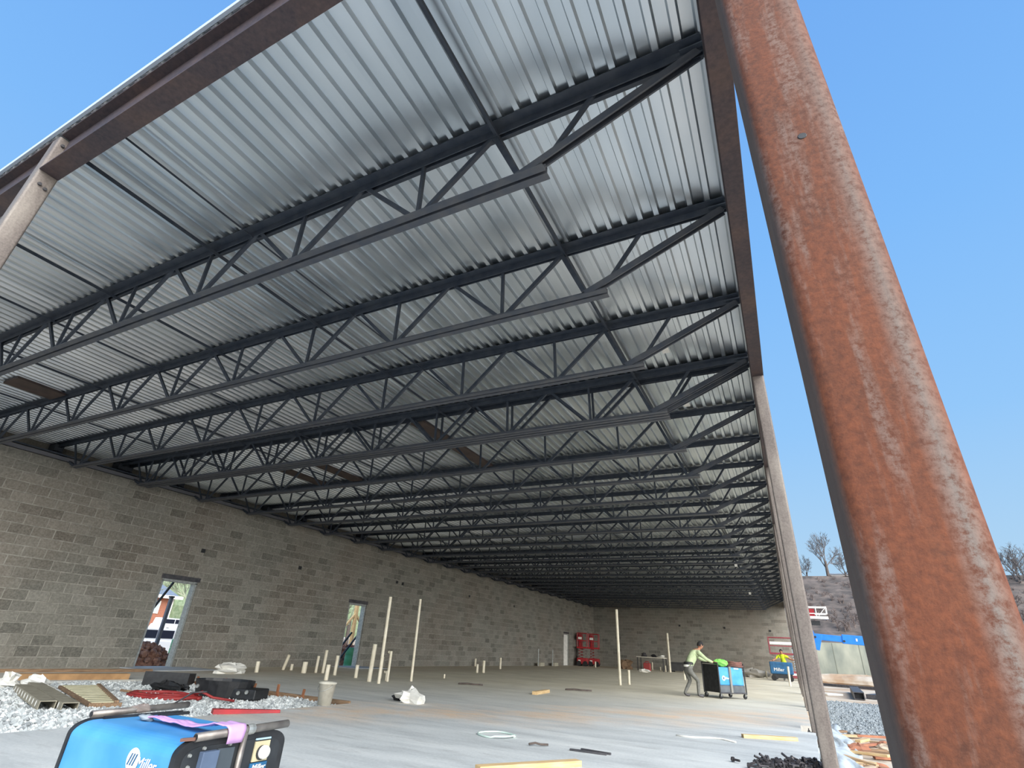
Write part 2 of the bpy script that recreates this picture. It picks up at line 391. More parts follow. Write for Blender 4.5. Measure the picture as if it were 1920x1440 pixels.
for y, z in ((10.24, 3.12), (14.05, 3.16), (19.65, 3.33), (20.08, 3.31), (26, 3.36), (31.5, 3.3)):
    MB().cbox((0, 0, 0), (.05, .11, .11)).build('pocket_insert', M_BLACK, wall).location = (XW+.012, y, z)  # black boxes paint the shade inside small open pockets in the wall
for n, (a, b, h) in enumerate(DOORS):
    d = struct(thing('door_%d' % (n+1), '', 'door')); del d['label']; del d['category']
    for y in (a, b-.06): MB().box(XW-.23, XW-.02, y, y+.06, 0, h-.06).build('jamb', M_GALV, d)
    MB().box(XW-.23, XW+.012, a-.05, b+.05, h-.02, h+.10).build('lintel', M_DKSTEEL, d)
    MB().box(XW-.23, XW-.02, a, b, h-.08, h-.02).build('frame_head', M_GALV, d)
    if n == 2:
        lf = MB().box(XW-.14, XW-.09, a+.065, b-.065, .02, h-.1).build('door_leaf', M_WHITE, d)  # white panel stands in for bright daylight through the open doorway
        MB().tube([(XW-.06, b-.16, 1.0), (XW-.06, b-.28, 1.0)], .012).tube([(XW-.1, b-.16, 1), (XW-.055, b-.16, 1)], .012).build('handle', M_GALV, lf)  # made-up handle on the white daylight stand-in
struct(MB().box(XW-.3, XW+1.3, 9.0, 10.9, .002, .02).build('trim_1', mat('door_pad', (176, 180, 184), (160, 164, 168), 3, .8)))
struct(MB().box(XW-.25, XW+1.2, 16.6, 18.4, .002, .016).build('trim_2', MATS['door_pad']))

# set-back strip of wall above the block wall, with the steel closure on the ledge
struct(MB().box(XO-.2, XO, -.5, YF+.2, ZW-.12, ZD).box(XO, XW-.22, -.5, YF+.2, ZW-.12, ZW-.02).build('wall_upper', M_BLOCK))
struct(MB().box(XW-.11, XW-.06, .0, YF, ZW+.03, ZW+.12).build('trim_5', mat('closure_strip', (104, 104, 110), rough=.6))); struct(MB().box(XW-.19, XW-.13, .0, YF, ZW+.16, ZW+.2).build('trim_6', M_JOIST))
# ================================================================ FAR WALL
wf = struct(MB().box(XO-.2, -.75, YF+.008, YF+.2, 0, ZD).build('wall_far', M_MORTAR))
fb = MB(); row = 0
while row*BH < ZD-.1:
    x = XW - .5*(row % 2)*BL
    while x < -.8:
        fb.box(max(x, XW)+J/2, min(x+BL, -.76)-J/2, YF, YF+.1, row*BH+J/2, (row+1)*BH-J/2); x += BL
    row += 1
stuff(fb.build('concrete_block_rows', M_BLOCKX, wf))
for x, z in ((-5.2, 3.2), (-2.0, 3.1), (-8.6, 3.25)): MB().cbox((0, 0, 0), (.13, .05, .13)).build('pocket_insert', M_BLACK, wf).location = (x, YF-.01, z)  # black boxes again stand in for dark pockets in the wall

# ================================================================ ROOF DECK
PIT = .172
SKEW = .018
def deck_mesh(n, y0, y1):
    b = MB(); prof = []
    for i in range(n):
        x = i*PIT
        prof += [(x, 0), (x+.050, 0), (x+.066, .043), (x+.156, .043)]
    prof.append((n*PIT, 0))
    for y in (y0, y1):
        for x, z in prof: b.v.append((x - SKEW*y, y, z))
    m = len(prof)
    for i in range(m-1): b.f.append((i, i+m, i+m+1, i+1))
    return b.mesh('deck_panel', M_DECK)
NP = 6; PWID = NP*PIT
x_right = .27; ncol = math.ceil((x_right - XO)/PWID)
ceil_ = struct(MB().prism([(XO-.2, .90), (x_right, .90), (x_right-SKEW*YF, YF+.2), (XO-.2, YF+.2)], ZD+.05, ZD+.09, 'z').build('ceiling', M_ROOFB))
JY0, JSP = 2.645, 1.715
yrow = [.91, JY0+JSP*2] + [JY0+JSP*(2+3*i) for i in range(1, 8)] + [YF+.1]
dms = [deck_mesh(NP, yrow[i], yrow[i+1]+.03) for i in range(len(yrow)-1)]
for i in range(ncol):
    for j, dm in enumerate(dms):
        o = link('deck_panel', dm, ceil_); o.location = (x_right - (i+1)*PWID, 0, ZD + .0015*(j % 2))
struct(MB().box(XO-.2, x_right, .885, .91, ZD+.03, ZD+.09).build('trim_3', mat('edge_strip', (176, 188, 200), rough=.6)))

# ================================================================ STEEL FRAME
def wshape(b, a, c, z0, z1, w, tf=.016, tw=.012):  # beam from a to c (x, y)
    a, c = Vector((a[0], a[1], 0)), Vector((c[0], c[1], 0))
    for zz, ww, hh in ((z0+tf/2, w, tf), (z1-tf/2, w, tf), ((z0+z1)/2, tw, z1-z0-2*tf)):
        b.append(((a.x, a.y, zz), (c.x, c.y, zz), ww, hh))
def beam(name, label, a, c, z0, z1, w):
    t = thing(name, label, 'beam', (0, 0, 0)); L = []; wshape(L, a, c, z0, z1, w)
    for nm, q in zip(('bottom_flange', 'top_flange', 'web'), L): MB().bar(*q).build(nm, M_BEAM, t, bevel=.003)
    return t
ZB = 4.72
beam('roof_beam', 'brown steel beam along the front edge of the roof, right of the left column', (-5.60, .997), (.085, .997), ZB, ZD, .156)
beam('roof_beam', 'brown steel beam of the front roof edge, left of the left column', (XO, .997), (-5.765, .997), ZB, ZD, .156)
beam('roof_beam', 'long brown steel beam carrying the right ends of the joists', (xin(1.12)+.078, 1.12), (xin(YF)+.078, YF), ZB, ZD-.064, .156)
def hss(name, label, x, y, w, d, z0, z1, m, r=.03, base=True):
    t = thing(name, label, 'column', (x, y, z0))
    poly = []
    for cx, cy, a0 in ((w/2-r, d/2-r, 0), (-w/2+r, d/2-r, 90), (-w/2+r, -d/2+r, 180), (w/2-r, -d/2+r, 270)):
        for k in range(6): a = math.radians(a0+18*k); poly.append((cx+r*math.cos(a), cy+r*math.sin(a)))
    b = MB().prism(poly, 0, z1-z0, 'z'); o = b.build('shaft', m, t)
    for p in o.data.polygons: p.use_smooth = len(p.vertices) == 4
    e = o.modifiers.new('edges', 'EDGE_SPLIT'); e.split_angle = math.radians(40)
    if base:
        MB().box(-w/2-.07, w/2+.07, -d/2-.07, d/2+.07, -.02, .0).build('base_plate', M_DKSTEEL, t)
        for sx in (-1, 1):
            for sy in (-1, 1): MB().lathe([(0, .0), (.018, .0), (.018, .022), (.008, .022), (.008, .05), (0, .05)], n=6).build('anchor_bolt', M_DKSTEEL, t).location = (sx*(w/2+.045), sy*(d/2+.045), 0)
    return t
c1 = hss('steel_column', 'thick orange-rusted square tube column beside the camera', .174, 1.015, .172, .172, -.3, ZD-.02, M_RUST, .028)
MB().lathe([(0, -.0008), (.008, -.0008), (.009, 0.0)], n=10, axis='y').build('bolt_hole', M_BLACK, c1).location = (.006, -.0868, 2.02+.3)
pm = mat('chalk', (214, 206, 196), rough=.9)
for x, z, w_ in ((-.045, .97, .02), (.02, .975, .012), (.05, .975, .01)): MB().cbox((0, 0, 0), (w_, .0012, .0012)).build('chalk_mark', pm, c1).location = (x, -.0864, z+.16)
cl = hss('steel_column', 'brown-grey tube column under the front beam at the left edge', -5.683, .997, .163, .156, -.3, ZD-.03, M_COL, .02)
for y, z in ((-.02, 4.58), (.03, 4.56), (-.03, 5.08), (.02, 5.08)): MB().lathe([(0, 0), (.016, 0), (.016, .02), (0, .02)], n=6, axis='x').build('bolt', M_DKSTEEL, cl).location = (.0815, y, z+.3)
for nm, y in zip(('second', 'third', 'fourth', 'fifth', 'sixth', 'seventh'), (7.55, 11.95, 17.6, 24.9, 31.2, 38.5)):
    far = y > 8
    z0 = -.3 if not far else -.05
    hss('steel_column', 'grey tube column under the long beam, %s back from the orange one' % {'second': 'first', 'third': 'second', 'fourth': 'third', 'fifth': 'fourth', 'sixth': 'fifth', 'seventh': 'sixth'}[nm],
        xin(y)+.078, y, .155, .155, z0, ZB, M_COL, .022, base=True)

# ---- bar joists
BX = [-2.5-1.6*k for k in range(9)]
def angle_pair(b, x0, x1, z, leg, t, gap, up):       # two angles back to back; flat legs at z, upright legs pointing up or down
    for s in (-1, 1):
        ya, yb = sorted((s*gap/2, s*(gap/2+leg)))
        b.box(x0, x1, ya, yb, *( (z, z+t) if up else (z-t, z)))
        ya, yb = sorted((s*gap/2, s*(gap/2+t)))
        b.box(x0, x1, ya, yb, *( (z+t, z+leg) if up else (z-leg, z-t)))
    return b
ZT, ZBC = ZD-.004, 4.425
XR, XL = .06, XO+.03
top_m = angle_pair(MB(), XL, XR, ZT, .092, .010, .03, False).mesh('top_chord', M_JOIST)
bot_m = angle_pair(MB(), BX[-1]-.30, -1.22, ZBC, .068, .009, .026, True).mesh('bottom_chord', M_JOISTB)
zt, zb = ZT-.045, ZBC+.04
webs = []                                            # (name, mesh)
def wb(nm, a, c, w, h): webs.append((nm, MB().bar((a[0], 0, a[1]), (c[0], 0, c[1]), w, h, (0, 1, 0)).mesh(nm, M_JOIST)))
for k, x in enumerate(BX):
    last = k == len(BX)-1
    wb('web_vertical', (x-.03, zt), (x, zb), .034, .034)
    wb('web_diagonal', (x+.78, zt), (x+.05, zb), .048, .036)
    if not last: wb('web_diagonal', (x-.76, zt), (x-.05, zb), .042, .032)
wb('web_diagonal', (-1.76, zt), (-1.46, zb), .05, .034)
webs.append(('end_web', MB().bar((XR-.03, -.03, ZT-.085), (-1.46, -.03, zb), .075, .014, (0, 1, 0)).bar((XR-.03, .03, ZT-.085), (-1.46, .03, zb), .075, .014, (0, 1, 0)).bar((XR-.05, 0, ZT-.07), (-1.5, 0, zb+.03), .012, .062, (0, 1, 0)).mesh('end_web', M_JOISTB)))
wb('web_strut', (-.80, zt), (-1.16, ZT-.56), .04, .03)
webs.append(('end_web', MB().bar((XL+.05, 0, ZT-.085), (BX[-1]-.25, 0, zb+.0), .06, .05, (0, 1, 0)).mesh('end_web', M_JOIST)))
wb('web_diagonal', (BX[-1]-.75, zt), (BX[-1]-.2, zb), .04, .03)
seat_m = MB().box(XR-.16, XR+.02, -.065, .065, ZT-.060, ZT-.046).mesh('bearing_seat', M_JOIST)
endb_m = MB().box(XL-.02, XL+.35, -.10, .10, ZT-.19, ZT-.02).mesh('end_block', M_JOIST)
far_web = MB()
for nm, me in webs:
    k0 = len(far_web.v); far_web.v += [tuple(v.co) for v in me.vertices]; far_web.f += [tuple(k0+i for i in p.vertices) for p in me.polygons]
far_m = far_web.mesh('web_members', M_JOIST)
joist_ys = []
for k in range(27):
    y = JY0 + JSP*k
    if y > YF-.3: break
    if k == 3: joist_ys += [(y-.10, 'nearer of the paired joists, fourth from the front'), (y+.10, 'farther of the paired joists, fourth from the front')]
    else: joist_ys.append((y, '%s from the front' % ORD[k]))
for i, (y, lb) in enumerate(joist_ys):
    t = thing('bar_joist', 'dark steel open-web roof joist, ' + lb, 'joist', (0, y, 0), 0, 'open-web joists under the roof deck')
    dx = xin(y) - xin(2.645); k = (XR+dx-XL)/(XR-XL); t.scale = (k, 1, 1); t.location.x = XL - XL*k
    link('top_chord', top_m, t); link('bottom_chord', bot_m, t)
    if i < 15:
        for nm, me in webs: link(nm, me, t)
        link('bearing_seat', seat_m, t); link('end_block', endb_m, t)
    else: link('web_members', far_m, t)
# ---- bridging angles running across the joists under the top chords
for x0, dxdy, w_, lb in ((-1.70, -.045, .045, 'nearest the right beam'), (-4.95, -.03, .022, 'thin one beside the left front column line'), (-5.62, -.05, .045, 'running back from the left front column'),
                      (-7.85, -.03, .04, 'left of the left front column'), (-9.5, -.02, .03, 'second left of the left front column'), (-11.5, 0, .035, 'second from the block wall'), (-13.9, 0, .03, 'closest to the block wall')):
    ye = 30
    b = MB().bar((x0, 1.05, ZD-.085), (x0+dxdy*min(ye, 8)*.8, ye, ZD-.085), w_, .006).bar((x0+w_/2, 1.05, ZD-.085-w_/2), (x0+dxdy*min(ye, 8)*.8+w_/2, ye, ZD-.085-w_/2), .006, w_)
    tag(b.build('bridging_angle', M_JOIST), 'dark bridging angle across the joists, ' + lb, 'bridging', 'bridging angles under the deck')
# ---- dark frames of the roof openings between joists
fr = mat('brown_frame_steel', (60, 50, 48), (78, 64, 58), 5, .6)
for x0, x1, ka, kb, lb in ((-13.35, -12.75, .45, 1, 'near the block wall behind the first joist'), (-6.75, -6.4, 3.1, 5, 'in the middle of the roof behind the paired joists'), (-12.6, -12.2, 4, 5, 'left of the middle, left one of two'),
                           (-11.2, -10.8, 4, 5, 'left of the middle, right one of two')):
    b = MB().box(x0, x1, JY0+JSP*ka+.06, JY0+JSP*kb-.06, ZD-.05, ZD-.008)
    tag(b.build('roof_frame_channel', fr), 'dark brown channel under the deck ' + lb, 'steel channel')
# ---- paper tags on the right-hand deck
for x, y, z in ((-1.15, 7.05, ZD-.004), (-1.2, 9.15, ZD-.004)):
    tag(MB().box(x-.05, x+.06, y-.1, y+.1, z-.003, z).build('paper_tag', M_WHITE), 'white paper tag on the deck near the right beam, %s' % ('nearer one' if y < 8 else 'farther one'), 'tag')
tag(MB().cbox((0, 0, 0), (.1, .03, .1)).build('paper_tag', M_WHITE), 'small white tag hanging on the joists far back at right', 'tag').location = (-1.85, JY0+JSP*12, 4.37)
tag(MB().cbox((0, 0, 0), (.12, .03, .12)).build('paper_tag', M_WHITE), 'small white tag hanging on the rearmost joists at right', 'tag').location = (-2.15, JY0+JSP*18, 4.364)

# ================================================================ PVC RISERS ON THE SLAB
def place_tags(): pass
PIPES = [(-13.77,11.54,.27,.052,-.02,'short stub nearest the first doorway'),(-14.6,13.2,.42,.046,.14,'leaning stub near the wall left of the second doorway'),(-14.40,13.35,.17,.042,0,'tiny stub beside the leaning one'),(-13.29,12.81,.29,.071,0,'thick short stub left of the second doorway'),
 (-13.33,13.33,.45,.040,0,'thin stub just right of the thick short one'),(-13.17,13.46,.62,.045,0,'taller thin stub left of the second doorway'),(-11.02,11.42,.35,.051,0,'stub in front of the taller thin one'),(-12.38,13.14,.51,.047,0,'stub right in front of the second doorway, at its left jamb'),
 (-11.42,12.97,.32,.049,0,'stub in front of the right jamb of the second doorway'),(-10.33,12.27,.88,.056,.02,'thick waist-high pipe left of the tallest left pair'),(-9.79,12.01,2.05,.041,-.02,'tall riser, left one of the pair by the second doorway'),(-11.05,13.58,.55,.039,0,'stub half hidden behind the left tall riser'),
 (-10.16,12.81,.73,.036,0,'pipe with a side cap between the two tall risers'),(-10.43,13.09,.23,.033,0,'short stub at the foot of the pipe with a side cap'),(-9.98,13.64,2.14,.036,-.02,'tall riser, right one of the pair by the second doorway'),(-10.40,15.96,.12,.026,0,'tiny stub right of the tall pair'),
 (-15.6,26.8,.36,.050,0,'stub against the block wall, back left of three'),(-12.02,20.84,.31,.046,0,'left one of two near stubs in the middle of the slab'),(-11.95,21.24,.44,.055,0,'right one of two near stubs in the middle of the slab'),(-13.68,26.0,.50,.051,0,'lone stub in the middle of the slab by the wall'),
 (-6.04,20.75,2.48,.048,-.04,'tallest riser in the middle of the slab'),(-5.93,21.54,.47,.045,0,'stub just right of the tallest riser'),(-8.62,42.14,2.50,.075,-.02,'tall riser standing near the far wall'),(-13.77,41.12,.38,.049,0,'stub right of the red lifts, front one'),(-15.1,45.4,.47,.058,0,'stub right of the red lifts, back one'),
 (-10.6,45.3,.53,.054,0,'stub at the right end of the work table'),(-9.9,44.9,.26,.051,0,'tiny stub between the table and the far tall riser'),(-9.11,42.99,.39,.058,0,'stub just left of the far tall riser'),(-5.48,30.14,.42,.046,0,'stub just left of the man in the pale green hoodie'),
 (-3.35,46.4,.50,.055,0,'stub on the far slab right of the pushed welder'),(-2.55,44.53,.45,.055,0,'stub left of the far generator'),(-.86,32.44,.86,.053,.03,'waist-high pipe beside the grey columns')]
for x, y, h, r, lean, lb in PIPES:
    b = MB().tube([(0, 0, -.02), (lean, 0, h)], r, 10)
    b.f.pop()
    o = b.tube([(lean*.97, 0, h-.012), (lean*.99, 0, h-.006)], r*.86, 10).build('pvc_pipe', M_PVC)
    if 'side cap' in lb: 
        b2 = MB().tube([(0, 0, h-.06), (-.09, 0, h-.02)], r*.9, 8).build('side_cap', M_PVC, o)
    o.location = (x, y, 0); tag(o, 'cream plastic pipe, ' + lb, 'pipe', 'plastic pipes standing up from the slab')

# ================================================================ ENGINE WELDER BESIDE THE CAMERA
wx0, wx1, wy0, wy1, wt = -3.29, -2.45, 1.75, 2.31, .562
ew = thing('engine_welder', 'blue engine-driven welder with a white round logo, nearest the camera', 'welder', (0, 0, 0))
def shell_profile(y0, y1, z0, z1, r, n=8):
    p = [(y0, z0)]
    for k in range(n+1): a = PI - (PI/2)*k/n; p.append((y0+r+r*math.cos(a), z1-r*.6+r*.6*math.sin(a)))
    for k in range(n+1): a = PI/2 - (PI/2)*k/n; p.append((y1-r+r*math.cos(a), z1-r*.6+r*.6*math.sin(a)))
    return p + [(y1, z0)]
M_CHAR = mat('panel_charcoal', (44, 47, 50), (30, 33, 36), 8, .55)
MB().prism(shell_profile(wy0, wy1, .1, wt, .10), wx0, wx1-.02, 'x').build('blue_cover', M_BLUE, ew, bevel=.004)
MB().prism(shell_profile(wy0-.006, wy1+.006, .1, wt+.006, .10), wx0-.02, wx0, 'x').build('rear_panel', M_BLACK, ew)
MB().prism(shell_profile(wy0-.008, wy1+.008, .1, wt+.008, .10), wx1-.02, wx1+.012, 'x').build('front_rim', M_BLACK, ew)
MB().prism(shell_profile(wy0+.022, wy1-.022, .12, wt-.022, .08), wx1+.012, wx1+.015, 'x').build('front_panel', M_CHAR, ew)
pan = MB().box(wx1+.015, wx1+.022, 2.132, 2.218, .449, .530).build('control_plate', mat('plate_cream', (196, 186, 150), (178, 168, 136), 8, .6), ew)
MB().lathe([(.030, .0), (.030, .005), (.0, .005)], n=20, axis='x').build('dial_ring', M_BLACK, pan).location = (wx1+.022, 2.176, .483)
MB().lathe([(0, .022), (.024, .022), (.028, .012), (.028, 0)], n=20, axis='x').build('dial', mat('dial_white', (232, 228, 218), rough=.5), pan, True).location = (wx1+.026, 2.183, .485)
MB().box(wx1+.015, wx1+.022, 2.132, 2.218, .536, .543).build('name_strip', mat('strip_pale', (160, 190, 206), rough=.5), ew)
bp_ = MB().box(wx1+.015, wx1+.021, 2.128, 2.224, .36, .444).build('blue_plate', M_BLUED, ew)
text_mesh('plate_lettering', 'Miller', .034, M_WHITE, bp_, (wx1+.0235, 2.176, .425), (PI/2, 0, PI/2), .2, .001)
MB().box(wx1+.015, wx1+.045, 1.845, 1.925, .25, .522).build('receptacle_box', mat('flap_blue', (84, 100, 122), (74, 88, 110), 8, .6), ew, bevel=.003)
MB().box(wx1+.015, wx1+.028, 1.932, 2.015, .25, .524).build('receptacle_cover', mat('flap_grey', (70, 78, 84), (58, 66, 72), 8, .6), ew, bevel=.003)
for y, z in ((1.80, .512), (1.805, .47), (1.862, .532), (1.99, .535)): MB().lathe([(0, .010), (.006, .010), (.008, 0)], n=8, axis='x').build('switch', M_GALV, ew).location = (wx1+.015, y, z)
rail = MB().tube([(wx1+.025, 1.80, .578), (wx1+.025, 2.30, .592)], .0175, 12).build('front_rail', M_PIPE, ew, True)
MB().tube([(wx1+.025, 1.80, .578), (wx1+.025, 1.797, .578)], .013, 12).build('rail_mouth', M_BLACK, rail)
MB().bar((wx1-.03, 1.775, .566), (wx1+.03, 1.80, .574), .02, .012).build('rail_bracket', mat('bracket_rust', (110, 78, 66), rough=.8), ew)
MB().tube([(wx1+.028, 2.052, .576), (wx1+.035, 2.045, .40), (wx1+.035, 2.04, .1)], .0135, 10).build('front_post', M_PIPE, ew, True)
MB().lathe([(.021, -.02), (.023, 0), (.021, .02)], n=12, axis='y').build('clamp', M_GALV, ew).location = (wx1+.025, 2.075, .586)
rr = MB().tube([(-3.345, 1.845, .578), (-3.385, 2.40, .588)], .017, 12).build('rear_rail', M_PIPE, ew, True)
MB().tube([(-3.345, 1.845, .578), (-3.345, 1.842, .578)], .012, 10).build('rail_mouth', M_BLACK, rr)
MB().blob((-3.36, 2.11, .588), (.022, .06, .022), 10, 6, .2).build('taped_wrap', mat('tape_grey', (132, 122, 116), (108, 98, 94), 20, .9), ew)
MB().bar((-3.27, 1.87, wt+.006), (-3.28, 2.3, wt+.006), .014, .012).build('roof_channel', M_BLACK, ew)
MB().bar((-3.21, 2.12, wt+.006), (-3.22, 2.3, wt+.006), .02, .014).build('roof_channel', M_BLACK, ew)
lo = MB().lathe([(0, 0), (.044, 0), (.045, .002)], n=28, axis='y').build('logo_disc', M_WHITE, ew); lo.location = (-2.735, wy0-.0025, .468)
for k in range(3):
    x = -.022+.018*k
    b = MB().quad_box([(x-.010, -.001, -.020), (x-.002, -.001, -.020), (x-.002, 0, -.020), (x-.010, 0, -.020), (x+.008, -.001, .024), (x+.016, -.001, .024), (x+.016, 0, .024), (x+.008, 0, .024)]).build('logo_bar', M_BLUED, lo); b.location = (0, -.0005, 0)
text_mesh('logo_lettering', 'Miller', .062, M_WHITE, ew, (-2.628, wy0-.007, .462), (PI/2, 0, 0), .25, .001)
MB().box(wx0-.02, wx1+.01, wy0+.03, wy1-.03, .03, .1).build('skid_base', M_BLACK, ew)
for x in (wx0+.05, wx1-.1):
    for y in (wy0+.04, wy1-.1): MB().box(x, x+.06, y, y+.06, 0, .03).build('foot', M_BLACK, ew)
# lilac rag draped over the roof and the front rail
rag = MB(); NU, NV = 26, 9
for i in range(NU):
    s = i/(NU-1)
    for j in range(NV):
        w = j/(NV-1)-.5
        if s < .72:
            q = s/.72; x = -3.12+(wx1-.02+3.12)*q; y = 1.99+.012*math.sin(q*6)+w*(.05+.055*q); z = wt+.010+.008*abs(math.sin(w*7+q*9))+.006*math.sin(q*11)**2+.036*max(0, q-.7)/.3
        else:
            q = (s-.72)/.28; a = -q*2.6+PI/2+.35; x = wx1+.025+.026*math.cos(a); z = .584+.026*math.sin(a) - max(0, q-.75)*.10; y = 1.985+w*(.105-.03*q)+.004*math.sin(w*14)
        rag.v.append((x, y, z))
for i in range(NU-1):
    for j in range(NV-1): a = i*NV+j; rag.f.append((a, a+1, a+NV+1, a+NV))
ro = rag.build('rag', M_PINK, None, True); so = ro.modifiers.new('thick', 'SOLIDIFY'); so.thickness = .004
tag(ro, 'lilac rag draped over the pipe rail of the nearest blue welder', 'rag')
tag(MB().blob((-3.10, 1.985, wt+.014), (.05, .035, .014), 9, 6, .35).build('rag', mat('grey_rag', (150, 160, 168), (128, 138, 148), 20, .95), None, True), 'crumpled grey rag on the roof of the nearest blue welder', 'rag')
rd = MB().quad_box([(-.42, -.09, 0), (.45, -.04, 0), (.45, .04, 0), (-.42, .09, 0), (-.42, -.07, .055), (.45, -.03, .035), (.45, .03, .035), (-.42, .07, .055)])
o = rd.build('red_strip', M_RED); o.location = (-7.0, 5.85, .002); o.rotation_euler = (0, 0, math.radians(62)); tag(o, 'long flat red strip lying on the slab behind the nearest welder', 'strip')

# ================================================================ THINGS AT THE OPEN GRAVEL BAY
def crumple(name, label, cat, c, r, m, seed, n=10, jit=.45):
    rnd = random.Random(seed); b = MB().blob((0, 0, 0), r, n, 7, jit, rnd); o = b.build(name, m); o.location = (c[0], c[1], c[2] + r[2]*.72); return tag(o, label, cat)
crumple('plastic_scrap', 'white crumpled plastic at the far left edge of the gravel', 'plastic', (-12.1, 5.15, -.05), (.30, .12, .12), M_WHITE, 1)
crumple('plastic_scrap', 'white plastic sheet lying beside the perforated channels', 'plastic', (-11.6, 5.38, -.05), (.38, .14, .11), M_WHITE, 2)
crumple('plastic_scrap', 'torn white bag on the slab right of the first doorway', 'plastic', (-13.6, 10.55, 0), (.20, .42, .13), M_WHITE, 3)
for (ax, ay), (bx, by), lb in (((-11.2, 4.98), (-8.85, 4.30), 'front one'), ((-11.5, 5.28), (-8.55, 4.42), 'rear one')):
    t = thing('perforated_channel', 'grey perforated steel channel lying on the gravel, %s' % lb, 'steel channel', (ax, ay, -.03), math.atan2(by-ay, bx-ax), 'perforated channels on the gravel')
    L = math.hypot(bx-ax, by-ay)
    mc = mat('dusty_steel', (150, 144, 126), (128, 122, 106), 8, .7)
    MB().box(0, L, -.09, -.08, 0, .10).box(0, L, .08, .09, 0, .10).box(0, L, -.08, .08, .09, .10).build('channel', mc, t)
    for k in range(9):
        MB().lathe([(0, .0), (.035, 0), (.037, -.002)], n=10, axis='y').build('slot', M_WHITE, t).location = (.2+k*(L-.4)/8, -.0915, .055)
pn = thing('louvre_panel', 'cream slatted panel with dark edges lying on the gravel', 'panel', (-11.40, 5.62, -.02), math.atan2(-.88, 2.75), None)
for k in range(11):
    MB().box(.05+k*.245, .05+k*.245+.17, .02, .50-.02*k, .02, .05).build('slat', M_CREAM, pn)
MB().bar((0, .54, .04), (2.75, .30, .04), .05, .06).build('side_rail', M_WOODG, pn); MB().bar((0, 0, .02), (2.75, 0, .02), .04, .04).build('side_rail', M_WOODG, pn)
MB().bar((2.75, -.02, .02), (2.78, .36, .02), .05, .05).build('end_rail', M_WOODG, pn)
# dark boxes
t = thing('cardboard_tray', 'black open box tipped on the gravel edge below the first doorway', 'box', (-11.4, 7.45, -.04), math.radians(35))
MB().box(-.42, .42, -.02, .0, 0, .24).build('front_side', M_BLACK, t); MB().box(-.42, .42, .3, .32, 0, .22).build('rear_side', M_BLACK, t); MB().box(-.42, -.40, 0, .3, 0, .22).box(.40, .42, 0, .3, 0, .22).build('end_side', M_BLACK, t); MB().box(-.4, .4, 0, .3, 0, .01).build('bottom', M_GALV, t)
crumple('debris', 'black torn scrap on the gravel in front of the black open box', 'debris', (-10.6, 6.95, -.05), (.34, .16, .09), M_BLACK, 5)
crumple('debris', 'small black lump on the gravel right of the black box', 'debris', (-10.45, 7.2, -.05), (.14, .08, .06), M_BLACK, 6)
t = thing('tool_tray', 'black plastic tray standing on the gravel left of the bucket', 'tray', (-9.25, 7.15, -.04), math.radians(20))
b = MB(); prof = [(.50, 0), (.56, .26), (.53, .26), (.47, .02), (0, .02)]
b.lathe(prof, n=18); tr = b.build('tub', M_BLACK, t); tr.scale = (.95, .62, 1)
MB().box(.3, .75, -.24, .2, 0, .16).build('side_bin', M_BLACK, t, bevel=.02)
for x, z in ((-.33, .16), (-.18, .19), (.02, .18), (.45, .1), (.6, .12)): MB().lathe([(0, 0), (.035, 0), (.03, -.012)], n=8, axis='y').build('rivet', M_GALV, t).location = (x, -.27 - (.0 if x > .3 else .0), z)
# red hose coil
hs = MB(); pts = []
for k in range(100): a = 2*PI*k/24; r = 1+.02*math.sin(k*1.3); pts.append(((.62-.0012*k)*r*math.cos(a), (.36-.0012*k)*r*math.sin(a), .03+.010*(k/24)+.006*math.sin(k*.9)))
hs.tube(pts, .026, 7); pts2 = [(.55, 0, .1), (.7, -.05, .14), (.85, .05, .06), (1.15, .2, .02)]
hs.tube(pts2, .02, 6)
o = hs.build('hose', M_REDH, None, True); o.location = (-9.55, 6.28, -.05); o.rotation_euler = (0, 0, math.radians(20)); tag(o, 'flat coil of red hose lying on the gravel', 'hose')
t = thing('trowel', 'grey steel trowel on the gravel left of the red hose', 'trowel', (-9.95, 6.2, -.02), math.radians(30))
MB().quad_box([(-.05, -.16, 0), (.25, -.10, 0), (.25, .10, 0), (-.05, .16, 0), (-.05, -.16, .012), (.25, -.10, .012), (.25, .10, .012), (-.05, .16, .012)]).build('blade', M_GALV, t); MB().tube([(-.05, 0, .02), (-.4, 0, .04)], .018).build('handle', M_WOODG, t)
t = thing('wire_stand', 'small bent wire stand on the gravel in front of the red hose', 'stand', (-8.75, 5.95, -.05))
MB().tube([(0, 0, 0), (.12, .18, .16), (.3, .3, .18)], .012, 6).build('wire', M_DKSTEEL, t, True); MB().tube([(-.1, .08, 0), (.12, .2, .16)], .012, 6).build('wire', M_DKSTEEL, t, True)
# bucket
t = thing('bucket', 'dusty white plastic bucket at the corner of the gravel bay', 'bucket', (-7.13, 7.45, 0))
MB().lathe([(0, .004), (.105, 0), (.135, .30), (.145, .30), (.145, .325), (.130, .325), (.125, .29), (.1, .02), (0, .02)], n=24).build('pail', mat('bucket_white', (206, 202, 188), (178, 174, 160), 7, .7), t, True)
hb = [(.145*math.cos(a), .145*math.sin(a)*1.0 - .02, .30 - .1*math.sin(a) if math.sin(a) > 0 else .3) for a in [PI*k/12 for k in range(13)]]
MB().tube([(x, -abs(y)-.02, z) for x, y, z in hb], .004, 5).build('bail', M_GALV, t)
o = crumple('paper_scrap', 'white and grey crumpled paper sack on the slab right of the bucket', 'paper', (-6.55, 9.0, 0), (.26, .17, .13), M_WHITE, 8); 
crumple('debris', 'dark rag under the crumpled paper sack right of the bucket', 'debris', (-6.85, 9.15, 0), (.18, .12, .07), M_BLACK, 9)
